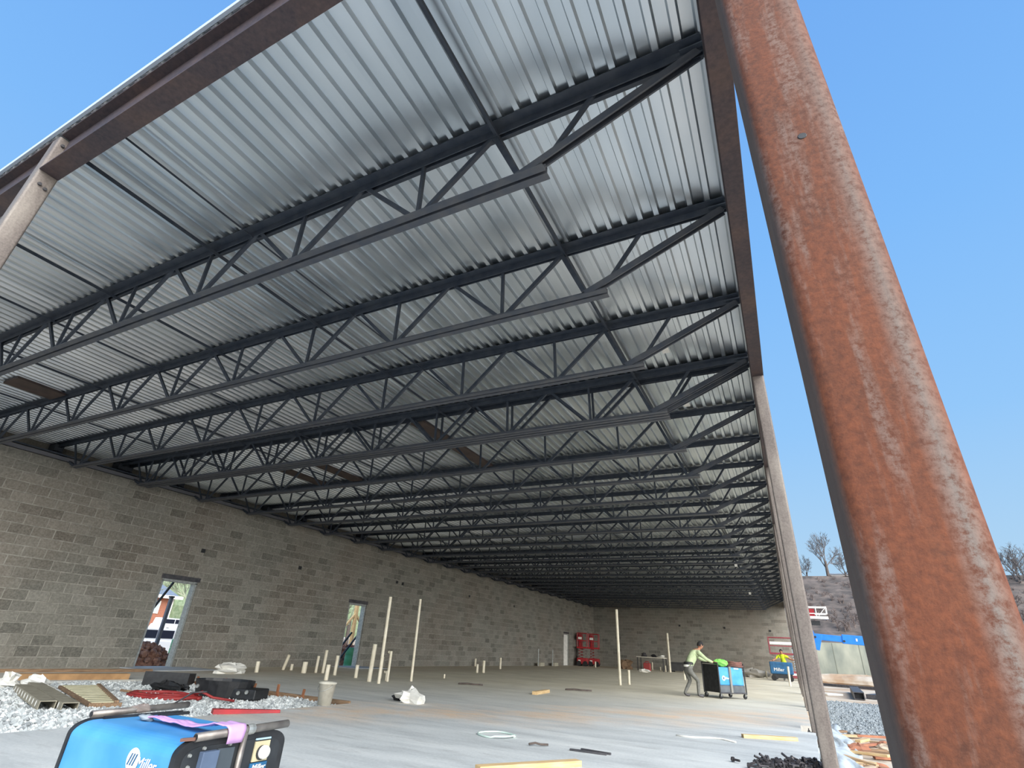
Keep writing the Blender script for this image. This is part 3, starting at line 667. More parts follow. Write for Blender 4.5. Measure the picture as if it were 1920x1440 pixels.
# form boards and rusty stakes along the gravel edge
struct(MB().box(PX0, PX1, PY1-.04, PY1, -.2, .035).build('trim_4', M_WOODG)); 
for k, x in enumerate((-9.48, -8.8, -8.19, -10.3, -11.2)):
    tag(MB().bar((0, 0, -.2), (.03*(-1)**k, .01, .13+.03*(k % 2)), .04, .03).build('form_stake', mat('stake_rust', (150, 98, 66), (120, 78, 54), 9, .9)), 'rusty form stake at the rear gravel edge, %s from the bucket' % ORD[(2, 1, 0, 3, 4)[k]], 'stake', 'form stakes at the gravel edge').location = (x, PY1-.06, 0)
o = MB().bar((-1.6, 0, .03), (1.6, 0, .03), .12, .06).build('board', M_WOODG); o.location = (-14.6, 7.4, 0); o.rotation_euler[2] = math.radians(84); tag(o, 'weathered board lying along the foot of the block wall', 'board')
o = MB().bar((-.9, 0, .05), (.9, 0, .05), .2, .1).build('board', mat('clay_board', (176, 138, 96), (150, 116, 80), 6, .9)); o.location = (-12.75, 6.5, 0); o.rotation_euler[2] = math.radians(80); tag(o, 'clay-stained board at the left edge of the gravel bay', 'board')

# ================================================================ LOOSE THINGS ON THE OPEN SLAB
def lay(name, label, cat, a, b, w, h, m, z=0):
    a, b = Vector((a[0], a[1], 0)), Vector((b[0], b[1], 0)); L = (b-a).length
    o = MB().box(-L/2, L/2, -w/2, w/2, 0, h).build(name, m, None, bevel=.003); c = (a+b)/2; o.location = (c.x, c.y, z); o.rotation_euler[2] = math.atan2(b.y-a.y, b.x-a.x); return tag(o, label, cat)
lay('lumber', 'pale pine board end on the slab at the bottom centre', 'lumber', (-2.75, 4.9), (-2.15, 5.85), .10, .05, M_WOOD)
lay('lumber', 'long pale pine board on the slab left of the grey columns', 'lumber', (-1.0, 9.62), (-.3, 9.98), .09, .045, M_WOOD)
lay('lumber', 'short pale pine offcut on the slab in the middle', 'lumber', (-6.02, 13.3), (-6.12, 14.35), .12, .07, M_WOOD)
lay('steel_bar', 'longer dark steel bar on the near slab', 'steel bar', (-2.53, 6.6), (-2.11, 6.62), .03, .02, M_DKSTEEL)
lay('steel_bar', 'shorter dark steel bar on the near slab', 'steel bar', (-2.44, 6.72), (-2.08, 6.68), .03, .02, M_DKSTEEL)
pts = [(-.24, 0, .012)]
ring = [(.24*math.cos(2*PI*k/28), .24*math.sin(2*PI*k/28)*(1-.12*math.sin(4*PI*k/28)), .012+.014*(k > 22)) for k in range(30)]
o = MB().tube(ring, .010, 6).build('hose_loop', mat('pale_hose', (206, 226, 214), rough=.5), None, True); o.location = (-3.62, 6.88, 0); tag(o, 'pale green loop of tubing lying on the near slab', 'tubing')
o = MB().tube([(-.40, .02, .01), (-.2, -.05, .01), (.05, .07, .01), (.22, .05, .012), (.37, -.15, .01)], .011, 6).build('rope', M_WHITE, None, True); o.location = (-1.42, 9.0, 0); o.rotation_euler[2] = math.radians(14); tag(o, 'white length of cord on the slab left of the long pine board', 'cord')
for x, y, s, lb in ((-5.85, 15.9, 1, 'right of the pine offcut'), (-8.45, 14.3, .9, 'in front of the two middle stubs'), (-2.9, 6.55, .3, 'near the pale green loop')):
    o = MB().tube([(-.35*s, 0, .02), (-.1*s, .12*s, .03), (.1*s, .08*s, .02), (.4*s, .1*s, .02)], .02*s+.006, 6).build('twig', M_BARK, None, True); o.location = (x, y, 0); o.rotation_euler[2] = .5; tag(o, 'dark stick lying on the slab %s' % lb, 'stick')
# pile of black bolts by the first grey column
def bolt_mesh():
    b = MB().lathe([(0, 0), (.026, 0), (.026, .02), (.012, .02), (.012, .10), (0, .10)], n=6, axis='x'); return b.mesh('bolt', M_BLACK2)
M_BLACK2 = mat('black_oxide_steel', (44, 44, 48), (70, 66, 68), 30, .5, .3)
bm_ = bolt_mesh(); rnd = random.Random(11)
for k in range(90):
    q = rnd.random()
    x = -.62 + .55*q + rnd.gauss(0, .02); y = 7.22 + .50*q + rnd.gauss(0, .07); h = .06*rnd.random()*rnd.random()
    o = link('anchor_bolt', bm_); o.location = (x, y, .027+h); o.rotation_euler = (rnd.uniform(0, 6), rnd.uniform(-.6, .6)*(h > .02), rnd.uniform(0, 6)); tag(o, 'black steel bolt in the pile at the foot of the first grey column', 'bolt', 'pile of black bolts')
for k, (x, y, lb) in enumerate(((-.90, 7.33, 'lying alone left of the bolt pile'), (-.72, 7.06, 'left of two just in front of the bolt pile'), (-.62, 7.12, 'right of two just in front of the bolt pile'), (-.62, 7.55, 'small one at the left tip of the bolt pile'))):
    o = link('anchor_bolt', bm_); o.location = (x, y, .027); o.rotation_euler = (0, 0, -.6+.4*k); tag(o, 'black steel bolt ' + lb, 'bolt')

# ================================================================ THE PUSHED WELDER AND THE MAN
ux, uy = .61, .79; ang = math.atan2(uy, ux)
t = thing('welder_cart', 'blue and black engine welder on casters pushed by a man', 'welder', (-2.30, 17.98, 0), ang)
L_, W_ = 1.0, .62
MB().box(.02, L_-.02, .02, W_-.02, .34, .80).build('blue_cover', M_BLUE, t, bevel=.03)
MB().box(.02, L_-.02, .02, W_-.02, .16, .34).build('lower_body', mat('cart_grey', (96, 100, 104), (76, 80, 84), 6, .5), t)
MB().box(-.02, .02, .0, W_, .15, .86).build('black_end', M_BLACK, t, bevel=.01)
MB().box(.40, .47, -.02, .02, .16, .82).build('side_strap', mat('strap_grey', (130, 128, 122), rough=.7), t)
for x in (-.02, L_):
    for y in (0, W_): MB().tube([(x, y, .12), (x, y, .90)], .018, 8).build('cage_post', M_BLACK, t)
for a, b in (((-.02, 0), (-.02, W_)), ((L_, 0), (L_, W_)), ((-.02, W_), (L_, W_))): MB().tube([(a[0], a[1], .90), (b[0], b[1], .90)], .018, 8).build('cage_rail', M_BLACK, t)
MB().tube([(-.02, 0, .15), (L_, 0, .15)], .02, 8).build('cage_rail', M_DKSTEEL, t)
for x in (.02, L_-.04):
    for y in (.03, W_-.03):
        w = MB().lathe([(0, -.02), (.06, -.02), (.065, 0), (.06, .02), (0, .02)], n=14, axis='y').build('caster', M_RUBBER, t); w.location = (x, y, .065)
        MB().box(-.015, .015, -.03, .03, .0, .09).build('fork', M_GALV, w)
ld = MB().lathe([(0, 0), (.065, 0), (.066, .004)], n=20, axis='y').build('logo_disc', M_WHITE, t); ld.location = (.19, .014, .52)
MB().lathe([(0, 0), (.03, 0)], n=12, axis='y').build('logo_spot', M_BLUED, ld).location = (0, -.003, 0)
text_mesh('logo_lettering', 'Miller', .09, M_WHITE, t, (.30, .012, .52), (PI/2, 0, 0))
MB().box(.62, .80, .008, .016, .76, .79).build('white_label', M_WHITE, t)
o = crumple('cloth', 'lime green cloth lying on the pushed welder', 'cloth', (-2.25, 18.35, .83), (.22, .18, .10), M_LIME, 21, 12, .18)
cc = MB()
for k in range(3): cc.tube([(.26*math.cos(2*PI*q/20)*(1-.1*k), .22*math.sin(2*PI*q/20), .03+.045*k+.01*math.sin(q)) for q in range(21)], .028, 6)
o = cc.build('cable_coil', mat('cable_brown', (134, 92, 82), (110, 76, 70), 12, .8), None, True); o.location = (-1.95, 18.85, .815); tag(o, 'brown coil of cable on top of the pushed welder', 'cable')

def skin_body(name, nodes, edges, m, parent, root, sub=2):
    me = bpy.data.meshes.new(name); me.from_pydata([n[:3] for n in nodes], edges, []); o = link(name, me, parent); me.materials.append(m)
    sk = o.modifiers.new('skin', 'SKIN'); sk.use_smooth_shade = True
    d = me.skin_vertices[0].data
    for i, n in enumerate(nodes): d[i].radius = (n[3], n[4] if len(n) > 4 else n[3]); d[i].use_root = i == root
    s = o.modifiers.new('sub', 'SUBSURF'); s.levels = s.render_levels = sub
    return o
# local frame: the man faces +x, left is +y
man = thing('person', 'man in a pale green hoodie and grey trousers leaning to push the welder', 'person', (-3.12, 17.74, 0), math.radians(38))
N = [(.02, 0, .74, .12, .10), (.10, 0, .90, .11, .14), (.24, 0, 1.08, .12, .15), (.33, 0, 1.17, .09, .13), (.40, 0, 1.23, .05), (.45, 0, 1.27, .05),   # 0 pelvis .. 5 neck
     (.32, .17, 1.14, .06), (.50, .20, 1.00, .05), (.70, .16, .93, .038), (.76, .15, .92, .034),       # left arm 6..9
     (.32, -.17, 1.14, .06), (.50, -.20, .99, .05), (.70, -.16, .92, .038), (.76, -.15, .91, .034),    # right arm 10..13
     (-.02, .09, .66, .085), (.10, .10, .40, .058), (-.10, .10, .09, .042), (-.09, .10, .05, .04), (.06, .10, .03, .036),   # left leg 14..18
     (0, -.09, .66, .085), (.24, -.10, .42, .058), (.22, -.10, .09, .042), (.22, -.10, .05, .04), (.38, -.10, .03, .036)]  # right leg 19..23
Ed = [(0, 1), (1, 2), (2, 3), (3, 4), (4, 5), (3, 6), (6, 7), (7, 8), (8, 9), (3, 10), (10, 11), (11, 12), (12, 13), (0, 14), (14, 15), (15, 16), (16, 17), (17, 18), (0, 19), (19, 20), (20, 21), (21, 22), (22, 23)]
body = skin_body('body', N, Ed, M_SHIRT, man, 0)
def color_by_z(o, cut, hi_m, lo_m, shoe_m=None, hand_x=None, skin=None):    # bake the skinned surface and give each region its own material
    bpy.context.view_layer.update(); dg = bpy.context.evaluated_depsgraph_get()
    me = bpy.data.meshes.new_from_object(o.evaluated_get(dg)); o.modifiers.clear(); o.data = me; me.materials.clear()
    for m in (hi_m, lo_m, shoe_m or lo_m, skin or hi_m): me.materials.append(m)
    for p in me.polygons:
        c = p.center; p.use_smooth = True
        p.material_index = 3 if (hand_x and (c.x > hand_x or c.z > 1.215)) else (0 if c.z > cut - .25*(c.x) *0 else (2 if c.z < .075 else 1))
    return o
color_by_z(body, .80, M_SHIRT, M_PANTS, M_DKSTEEL, .715, M_SKIN)
MB().lathe([(.128, .0), (.138, .02), (.136, .05), (.126, .06)], n=18).build('belt', M_WHITE, man).location = (.03, 0, .755)
MB().lathe([(.12, .0), (.142, .02), (.142, .07), (.12, .09)], n=18).build('shirt_tail', M_BLACK, man).location = (.045, 0, .80)
def head(parent, loc, pitch, s=1.0, cap=M_HAIR):
    h = bpy.data.objects.new('head', None)
    b = MB()
    for i in range(11):                                  # skull, jaw and face as one lathed egg with a profile
        ph = PI*i/10
        for j in range(16):
            a = 2*PI*j/16; r = math.sin(ph); x = .088*r*math.cos(a); y = .068*r*math.sin(a); z = .108*math.cos(ph)
            if z < 0: x = x*(1-.18*(-z/.1)) + .014*(-z/.1); y *= 1-.25*(-z/.1)
            if abs(a) < .25 or abs(a-2*PI) < .25:
                if -.03 < z < .03: x += .018
            b.v.append((x*s, y*s, z*s))
    for i in range(10):
        for j in range(16): b.f.append((i*16+j, (i+1)*16+j, (i+1)*16+(j+1) % 16, i*16+(j+1) % 16))
    o = b.build('head', M_SKIN, parent, True); o.location = loc; o.rotation_euler = (0, pitch, 0)
    hb = MB()
    for i in range(6):
        ph = PI*.62*i/5
        for j in range(14):
            a = 2*PI*j/14; front = max(0, math.cos(a)); q = ph*(1-.42*front); r = math.sin(q)
            hb.v.append((.096*s*r*math.cos(a)-.004, .077*s*r*math.sin(a), .116*s*math.cos(q)+.002))
    for i in range(5):
        for j in range(14): hb.f.append((i*14+j, (i+1)*14+j, (i+1)*14+(j+1) % 14, i*14+(j+1) % 14))
    hair = hb.build('hair', cap, o, True)
    for sy in (-1, 1):
        MB().blob((-.005*s, sy*.07*s, -.005*s), (.018*s, .009*s, .028*s), 8, 5, 0).build('ear', M_SKIN, o, True)
        MB().blob((.082*s, sy*.028*s, .012*s), (.006*s, .010*s, .006*s), 6, 4, 0).build('eye', M_HAIR, o, True)
    MB().blob((.086*s, 0, -.05*s), (.006*s, .022*s, .005*s), 6, 4, 0).build('mouth', mat('lips', (130, 74, 66), rough=.6), o, True)
    return o
head(man, (.475, 0, 1.345), math.radians(18))
def hand(parent, loc, rz, s=1.0):
    hN = [(0, 0, 0, .03*s, .018*s), (.045*s, 0, .0, .034*s, .016*s)]; hE = [(0, 1)]
    for k, (y, l) in enumerate(((-.030, .055), (-.010, .064), (.011, .060), (.030, .048))):
        i = len(hN); hN += [(.075*s, y*s, .004*s, .0088*s), ((.075+l*.55)*s, y*s, -.004*s, .008*s), ((.075+l*.75)*s, y*s, -.032*s, .007*s)]; hE += [(1, i), (i, i+1), (i+1, i+2)]
    i = len(hN); hN += [(.03*s, -.045*s, -.008*s, .011*s), (.06*s, -.058*s, -.02*s, .009*s)]; hE += [(0, i), (i, i+1)]
    o = skin_body('hand', hN, hE, M_SKIN, parent, 0, 1); o.location = loc; o.rotation_euler = (0, 0, rz); return o
hand(man, (.755, .15, .925), .1); h2 = hand(man, (.755, -.15, .915), -.1); h2.scale = (1, -1, 1)

# ---- far generator with the second man, and the things along the far wall
t = thing('generator', 'dark blue generator in front of the man in yellow near the far wall', 'generator', (-2.05, 40.2, 0), math.radians(3))
MB().box(0, 1.3, 0, .8, .38, 1.05).build('cover', M_BLUED, t, bevel=.05); MB().box(.08, 1.22, .05, .75, .16, .38).build('base', M_BLACK, t)
for x in (.15, 1.1):
    for y in (.05, .7): MB().lathe([(0, -.05), (.14, -.05), (.15, 0), (.14, .05), (0, .05)], n=14, axis='y').build('wheel', M_RUBBER, t).location = (x, y, .15)
text_mesh('lettering', 'Miller', .26, M_WHITE, t, (.5, -.008, .62), (PI/2, 0, 0))
p2 = thing('person', 'man in a bright yellow shirt bending behind the dark blue generator', 'person', (-1.25, 41.6, 0), math.radians(-100))
N2 = [(0, 0, .9, .15, .13), (.08, 0, 1.1, .15, .2), (.16, 0, 1.3, .15, .2), (.2, 0, 1.42, .1, .16), (.26, 0, 1.5, .06), (.3, 0, 1.56, .06),
      (.2, .26, 1.38, .08), (.26, .5, 1.22, .06), (.34, .72, 1.2, .045), (.2, -.26, 1.38, .08), (.3, -.46, 1.18, .06), (.4, -.6, 1.1, .045),
      (-.02, .11, .8, .11), (.06, .12, .45, .075), (-.02, .12, .1, .055), (.1, .12, .04, .05), (-.02, -.11, .8, .11), (.06, -.12, .45, .075), (-.02, -.12, .1, .055), (.1, -.12, .04, .05)]
E2 = [(0, 1), (1, 2), (2, 3), (3, 4), (4, 5), (3, 6), (6, 7), (7, 8), (3, 9), (9, 10), (10, 11), (0, 12), (12, 13), (13, 14), (14, 15), (0, 16), (16, 17), (17, 18), (18, 19)]
b2 = skin_body('body', N2, E2, M_HIVIS, p2, 0); bpy.context.view_layer.update()
me = bpy.data.meshes.new_from_object(b2.evaluated_get(bpy.context.evaluated_depsgraph_get())); b2.modifiers.clear(); b2.data = me; me.materials.clear()
for m in (M_HIVIS, M_PANTS, M_SKIN): me.materials.append(m)
for p in me.polygons: p.use_smooth = True; p.material_index = 1 if p.center.z < .92 else (2 if abs(p.center.y) > .36 or p.center.z > 1.5 else 0)
head(p2, (.33, 0, 1.66), math.radians(10), 1.25); hand(p2, (.34, .72, 1.2), 1.4, 1.2); hand(p2, (.4, -.6, 1.1), -1.2, 1.2)
def frame_box(t, x0, x1, y0, y1, z0, z1, r, m, nm='rail'):
    for z in (z0, z1):
        for a, b in (((x0, y0), (x1, y0)), ((x1, y0), (x1, y1)), ((x1, y1), (x0, y1)), ((x0, y1), (x0, y0))): MB().tube([(a[0], a[1], z), (b[0], b[1], z)], r, 6).build(nm, m, t)
    for x in (x0, x1):
        for y in (y0, y1): MB().tube([(x, y, z0), (x, y, z1)], r, 6).build('post', m, t)
def scissor_lift(label, x, y, rz, m, zdeck, w=1.3, d=.9, group=None):
    t = thing('scissor_lift', label, 'lift', (x, y, 0), rz, group)
    MB().box(0, w, 0, d, .14, .55).build('chassis', m, t, bevel=.03)
    for wx in (.15, w-.15):
        for wy in (0, d): MB().lathe([(0, -.06), (.17, -.06), (.18, 0), (.17, .06), (0, .06)], n=14, axis='y').build('wheel', M_RUBBER, t).location = (wx, wy, .18)
    for k in range(3):
        z0 = .55 + (zdeck-.6)*k/3; z1 = .55 + (zdeck-.6)*(k+1)/3
        for yy in (.1, d-.1): MB().bar((.1, yy, z0), (w-.1, yy, z1), .05, .07).bar((.1, yy+.05, z1), (w-.1, yy+.05, z0), .05, .07).build('scissor_arm', mat('arm_grey', (120, 112, 104), rough=.6), t)
    MB().box(0, w, 0, d, zdeck, zdeck+.09).build('platform', m, t)
    frame_box(t, .02, w-.02, .02, d-.02, zdeck+.09, zdeck+1.05, .028, m)
    MB().box(.04, w-.04, .03, .08, zdeck+.5, zdeck+.56).build('mid_rail', m, t)
    MB().box(.1, w-.4, -.015, 0, zdeck+.62, zdeck+.78).build('sign_plate', M_WHITE, t); MB().box(.1, w-.5, -.015, 0, .3, .42).build('sign_plate', M_WHITE, t)
    MB().box(-.02, 0, .2, .7, zdeck+.6, zdeck+.95).build('control_box', m, t)
    return t
for x, y, lb in ((-15.5, 41.9, 'left'), (-14.95, 43.0, 'right')):
    t = scissor_lift('red mast lift in the far left corner, %s one of the pair' % lb, x, y, math.radians(12), M_RED, 1.2, .78, .8, 'red mast lifts'); t.name = 'mast_lift'
    MB().box(.08, .26, .5, .7, .55, 2.2).build('mast', M_RED, t); MB().box(.30, .36, .5, .6, .55, 2.2).build('mast_rail', M_RED, t)
scissor_lift('dark red scissor lift behind the man in yellow by the far wall', -2.1, 43.4, 0, mat('lift_maroon', (140, 62, 70), (122, 52, 60), 5, .6), 1.5, 2.0, 1.0)
for x, y, lb in ((-15.45, 34.6, 'left one near the far door'), (-15.45, 37.0, 'right one near the far door')):
    t = thing('conduit_stub', 'grey conduit standing in a small box, ' + lb, 'conduit', (x, y, 0)); MB().tube([(0, 0, 0), (0, 0, 1.0)], .035, 8).build('conduit', M_GALV, t); MB().box(-.12, .12, .1, .75, 0, .2).build('junction_box', mat('conc_pale', (170, 164, 146), rough=.9), t)
t = thing('work_table', 'thin work table near the far wall', 'table', (-10.9, 41.8, 0), math.radians(-6))
MB().box(0, 2.0, 0, .8, .84, .89).build('table_top', mat('ply_grey', (206, 200, 184), rough=.8), t)
for x in (.06, 1.94):
    for y in (.06, .74): MB().bar((x, y, 0), (x, y, .84), .05, .05).build('leg', M_DKSTEEL, t)
for k, (dx, h, c, lb) in enumerate(((.5, .18, M_DKSTEEL, 'left'), (1.2, .14, M_BLACK, 'middle'), (1.8, .12, M_WHITE, 'right'))): crumple('tool_bundle', '%s bundle of tools on the work table near the far wall' % lb, 'tools', (-10.9+dx, 42.15-.1*dx, .89), (.2, .12, h/1.4), c, 30+k)
t = thing('fuel_can', 'red fuel can on the slab under the work table', 'can', (-10.1, 41.6, 0)); MB().box(-.24, .24, -.15, .15, 0, .5).build('can_body', mat('can_red', (150, 60, 58), rough=.6), t, bevel=.04); MB().tube([(-.15, 0, .5), (-.1, 0, .58), (.1, 0, .58), (.15, 0, .5)], .025, 6).build('handle', M_RED, t)
t = thing('gang_box', 'dark grey job box against the far wall', 'box', (-8.4, 44.6, 0)); MB().box(-.62, .62, -.35, .35, .06, .55).build('box_body', mat('box_grey', (74, 74, 74), (62, 62, 62), 4, .7), t, bevel=.03); MB().box(-.64, .64, -.37, .37, .55, .64).build('lid', MATS['box_grey'], t, bevel=.03)
for x in (-.5, .5): MB().box(x-.08, x+.08, -.3, .3, 0, .06).build('skid', M_BLACK, t)
crumple('debris', 'brown carton and dark scrap left of the work table', 'debris', (-11.9, 42.6, 0), (.5, .3, .32), M_WOODG, 40)
crumple('debris', 'white scraps on the slab in front of the work table', 'debris', (-9.5, 38.2, 0), (.35, .2, .10), M_WHITE, 41)
crumple('block_stack', 'pale stack of rubble on the slab right of the pushed welder', 'rubble', (-3.4, 44.8, 0), (.9, .4, .30), mat('pale_rubble', (176, 172, 164), rough=.9), 42)

# ================================================================ OUTSIDE, RIGHT
def ground_z(x, y): return -.32
struct(MB().box(-.6, 14, 55, 55.4, -.6, 2.72).build('wall_retaining', M_RETW))
for k in range(7): MB().box(-.02, .02, -.012, .0, -.3, 2.7).build('joint', mat('joint_dark', (120, 122, 108), rough=.9), bpy.data.objects['wall_retaining']).location = (.3+1.9*k, 55, 0)
bank = MB(); nx, ny = 60, 24; rnd = random.Random(5)
for j in range(ny+1):
    for i in range(nx+1):
        q = j/ny; x = -30 + 105*i/nx; y = 60 + 22*q + rnd.uniform(-.25, .25); z = 2.2 + (2.0*min(1, q/.3) if q < .3 else 2.0 + (q-.3)/.7*7.2) + rnd.uniform(-.18, .18)*(q < .98)
        bank.v.append((x, y, z))
for j in range(ny):
    for i in range(nx): a = j*(nx+1)+i; bank.f.append((a, a+1, a+nx+2, a+nx+1))
i0 = len(bank.v); bank.v += [(-30, 82, 11.4), (75, 82, 11.4), (75, 110, 11.6), (-30, 110, 11.6)]; bank.f.append((i0, i0+1, i0+2, i0+3))
bank.v += [(-30, 55.4, 2.2), (75, 55.4, 2.2), (75, 60.3, 2.2), (-30, 60.3, 2.2)]; bank.f.append((i0+4, i0+5, i0+6, i0+7))
struct(bank.build('hillside', M_HILL, None, True))
def tree_mesh(name, h, seed, depth=5, spread=.55, m=None, r0=.16, up=.25):
    rnd = random.Random(seed); b = MB()
    def grow(p, d, L, r, lv):
        q = p + d*L; b.tube([p, q], [r, r*.66], 5 if lv > 2 else 3, False)
        if lv == 0: return
        for k in range(3 if lv > 1 else 4):
            a = Vector((rnd.uniform(-1, 1), rnd.uniform(-1, 1), rnd.uniform(-.4, .8))).normalized()
            nd = (d + a*spread*1.3 + Vector((0, 0, up))).normalized(); grow(p + d*L*rnd.uniform(.55, 1), nd, L*rnd.uniform(.58, .8), r*.6, lv-1)
        if lv > 2: grow(q, (d + Vector((rnd.uniform(-.2, .2), rnd.uniform(-.2, .2), .3))).normalized(), L*.72, r*.66, lv-1)
    grow(Vector((0, 0, -.2)), Vector((0, 0, 1)), h*.3, r0, depth)
    return b.mesh(name, m or M_TWIG)
tm = [tree_mesh('crown', 6.5, s, 5, .75, None, .11, .12) for s in (1, 2, 3)]
for k, (x, y, z, s, lb) in enumerate(((4.6, 84, 11.3, 1.15, 'middle of the gap between the columns, above the hillside'), (2.2, 88, 11.3, .7, 'just right of the grey columns, above the hillside'), (7.0, 89, 11.3, .8, 'just left of the orange column, above the hillside'),
      (22.8, 80, 8.6, 1.05, 'right of the orange column, tallest'), (24.6, 84, 9.5, 1.1, 'at the right edge of the view'), (21.0, 86, 10.2, .75, 'right of the orange column, low one behind'))):
    t = thing('bare_tree', 'leafless winter tree, ' + lb, 'tree', (x, y, z), k*1.3, 'bare trees on the hillside'); o = link('crown', tm[k % 3], t); o.scale = (s, s, s)
    MB().tube([(0, 0, -.6), (0, 0, 2*s)], [.2*s, .13*s], 8).build('trunk', M_BARK, t)
sh_m = [tree_mesh('brush', 2.6, s, 3, .8, mat('brush_twigs', (118, 104, 98), (96, 84, 80), 3, .98), .06, .1) for s in (11, 12, 13, 14)]
rnd = random.Random(9)
bb = MB()
for k in range(420):
    me = sh_m[k % 4]; x = rnd.uniform(-2, 28); q = rnd.random(); y = 66 + 16*q; z = 4.1 + q*7.0*.95; a = rnd.uniform(0, 6); s = rnd.uniform(.5, .9); k0 = len(bb.v); ca, sa = math.cos(a)*s, math.sin(a)*s
    for v in me.vertices: bb.v.append((x+v.co.x*ca-v.co.y*sa, y+v.co.x*sa+v.co.y*ca, z-.3+v.co.z*s))
    bb.f += [tuple(k0+i for i in p.vertices) for p in me.polygons]
tag(stuff(bb.build('brush', MATS['brush_twigs'])), 'leafless brush covering the dark hillside', 'brush')
t = thing('far_building', 'low grey building on top of the hillside left of the orange column', 'building', (6.4, 96, 11.2))
MB().box(-.9, 3.6, 0, 4, 0, 2.2).build('wall', mat('bldg_grey', (150, 144, 140), rough=.9), t); MB().box(-1.0, 3.7, -.1, 4.1, 2.2, 2.35).build('roof', M_ROOF, t)
for x in (-.4, .9, 2.2): MB().box(x, x+.6, -.03, 0, .9, 1.6).build('window', M_GLASS, t)
# blue boom lift
t = thing('boom_lift', 'blue boom lift beyond the slab with a white work basket', 'lift', (0, 50, 0))
MB().bar((.95, 0, 2.95), (3.0, 0, 2.82), .3, .42).build('fly_boom', M_LBLUE, t, bevel=.02); MB().bar((2.75, 0, 2.85), (8.2, 0, 2.55), .42, .62).build('main_boom', M_LBLUE, t, bevel=.02)
MB().quad_box([(.78, -.16, 2.05), (1.12, -.16, 2.0), (1.12, .16, 2.0), (.78, .16, 2.05), (.80, -.16, 3.15), (1.5, -.16, 3.12), (1.5, .16, 3.12), (.80, .16, 3.15)]).build('elbow', M_LBLUE, t, bevel=.02)
for x, z in ((.98, 2.92), (2.85, 2.7)): MB().lathe([(0, -.02), (.08, -.02), (.08, 0)], n=12, axis='y').build('pin', M_BLACK, t).location = (x, -.22, z)
MB().box(3.62, 3.72, -.225, -.212, 2.72, 2.90).build('warning_label', M_WHITE, t)
MB().bar((.9, .05, 3.1), (.62, .05, 4.0), .14, .18).build('jib', M_LBLUE, t); MB().box(.9, 1.5, -.25, .3, 3.75, 4.05).build('basket_bracket', M_BLACK, t)
MB().box(.55, 2.12, -.5, .5, 4.18, 4.36).build('basket_floor', M_WHITE, t)
frame_box(t, .58, 2.08, -.48, .48, 4.55, 5.03, .035, M_WHITE, 'basket_rail')
MB().box(.6, 1.25, -.2, .3, 4.36, 4.9).build('control_console', M_RED, t); MB().bar((1.5, -.48, 4.4), (2.05, -.48, 5.0), .06, .04).build('basket_brace', M_WHITE, t)
for x in (1.35,): MB().tube([(x, -.48, 4.36), (x, -.48, 5.03)], .035, 6).build('basket_post', M_WHITE, t)
MB().box(7.4, 10.6, -1.1, 1.1, .35, 1.3).build('chassis', M_LBLUE, t, bevel=.06); MB().box(7.9, 10.0, -1.0, 1.0, 1.3, 2.3).build('turntable', M_LBLUE, t, bevel=.08)
MB().bar((8.2, 0, 2.2), (9.6, 0, 2.5), .45, .6).build('boom_pivot', M_LBLUE, t)
for x in (7.9, 10.1):
    for y in (-1.15, 1.15): MB().lathe([(0, -.18), (.4, -.18), (.5, -.12), (.5, .12), (.4, .18), (0, .18)], n=18, axis='y').build('wheel', M_RUBBER, t).location = (x, y, .18)
# steel lying outside, and site debris
def tube_steel(label, a, b, w, h, z):
    a, b = Vector((*a, z)), Vector((*b, z)); d = (b-a); t = thing('tube_steel', label, 'steel tube', a, math.atan2(d.y, d.x)); L = d.length; s = .03
    MB().box(0, L, -w/2, w/2, h-s, h).box(0, L, -w/2, w/2, 0, s).box(0, L, -w/2, -w/2+s, s, h-s).box(0, L, w/2-s, w/2, s, h-s).build('tube', M_DKSTEEL, t); MB().box(.25, L-.2, -w/2+s, w/2-s, s, h-s).build('hollow', M_BLACK, t)
tube_steel('dark square steel tube lying outside with its hollow end toward the camera', (1.92, 31.4), (2.25, 39.8), .42, .30, -.30)
lay('steel_beam', 'dark flat steel section lying outside beside the square tube', 'steel beam', (2.55, 33.2), (4.2, 38.8), .5, .18, M_DKSTEEL, -.30)
lay('steel_beam', 'long grey steel section lying across the yard before the retaining wall', 'steel beam', (.9, 48.6), (5.4, 46.5), .4, .16, M_DKSTEEL, -.30)
lay('sheet_scrap', 'white board lying outside just right of the grey columns', 'board', (.45, 33.8), (1.15, 34.6), .7, .08, M_WHITE, -.31)
crumple('dirt_heap', 'low brown heap of soil across the yard by the retaining wall', 'soil', (4, 53.4, -.4), (5, .9, .5), M_DIRT, 50, 20, .12)
rnd = random.Random(21)
names = ['nearest the frame bottom', 'lying crosswise', 'half buried', 'next to the gravel edge', 'closest to the orange column', 'closest to the grey column']
mats_d = [M_WOODG, mat('tan_board', (196, 166, 132), (176, 146, 112), 5, .9), M_WOOD, mat('clay_red', (176, 120, 92), (150, 100, 78), 6, .95)]
dn = 0; scraps = []
for k in range(26):
    y = rnd.uniform(9.2, 16); x = .22 + rnd.random()*(.055*y+.35); L = rnd.uniform(.25, 1.0); a = rnd.uniform(-1.2, 1.2)
    o = lay('scrap_lumber', 'x', 'lumber', (x-L/2*math.cos(a), y-L/2*math.sin(a)), (x+L/2*math.cos(a), y+L/2*math.sin(a)), rnd.uniform(.05, .14), rnd.uniform(.02, .05), mats_d[k % 4], -.315 + rnd.uniform(0, .05)); dn += 1
    o.rotation_euler[1] = rnd.uniform(-.06, .06); scraps.append((y, k % 4, o))
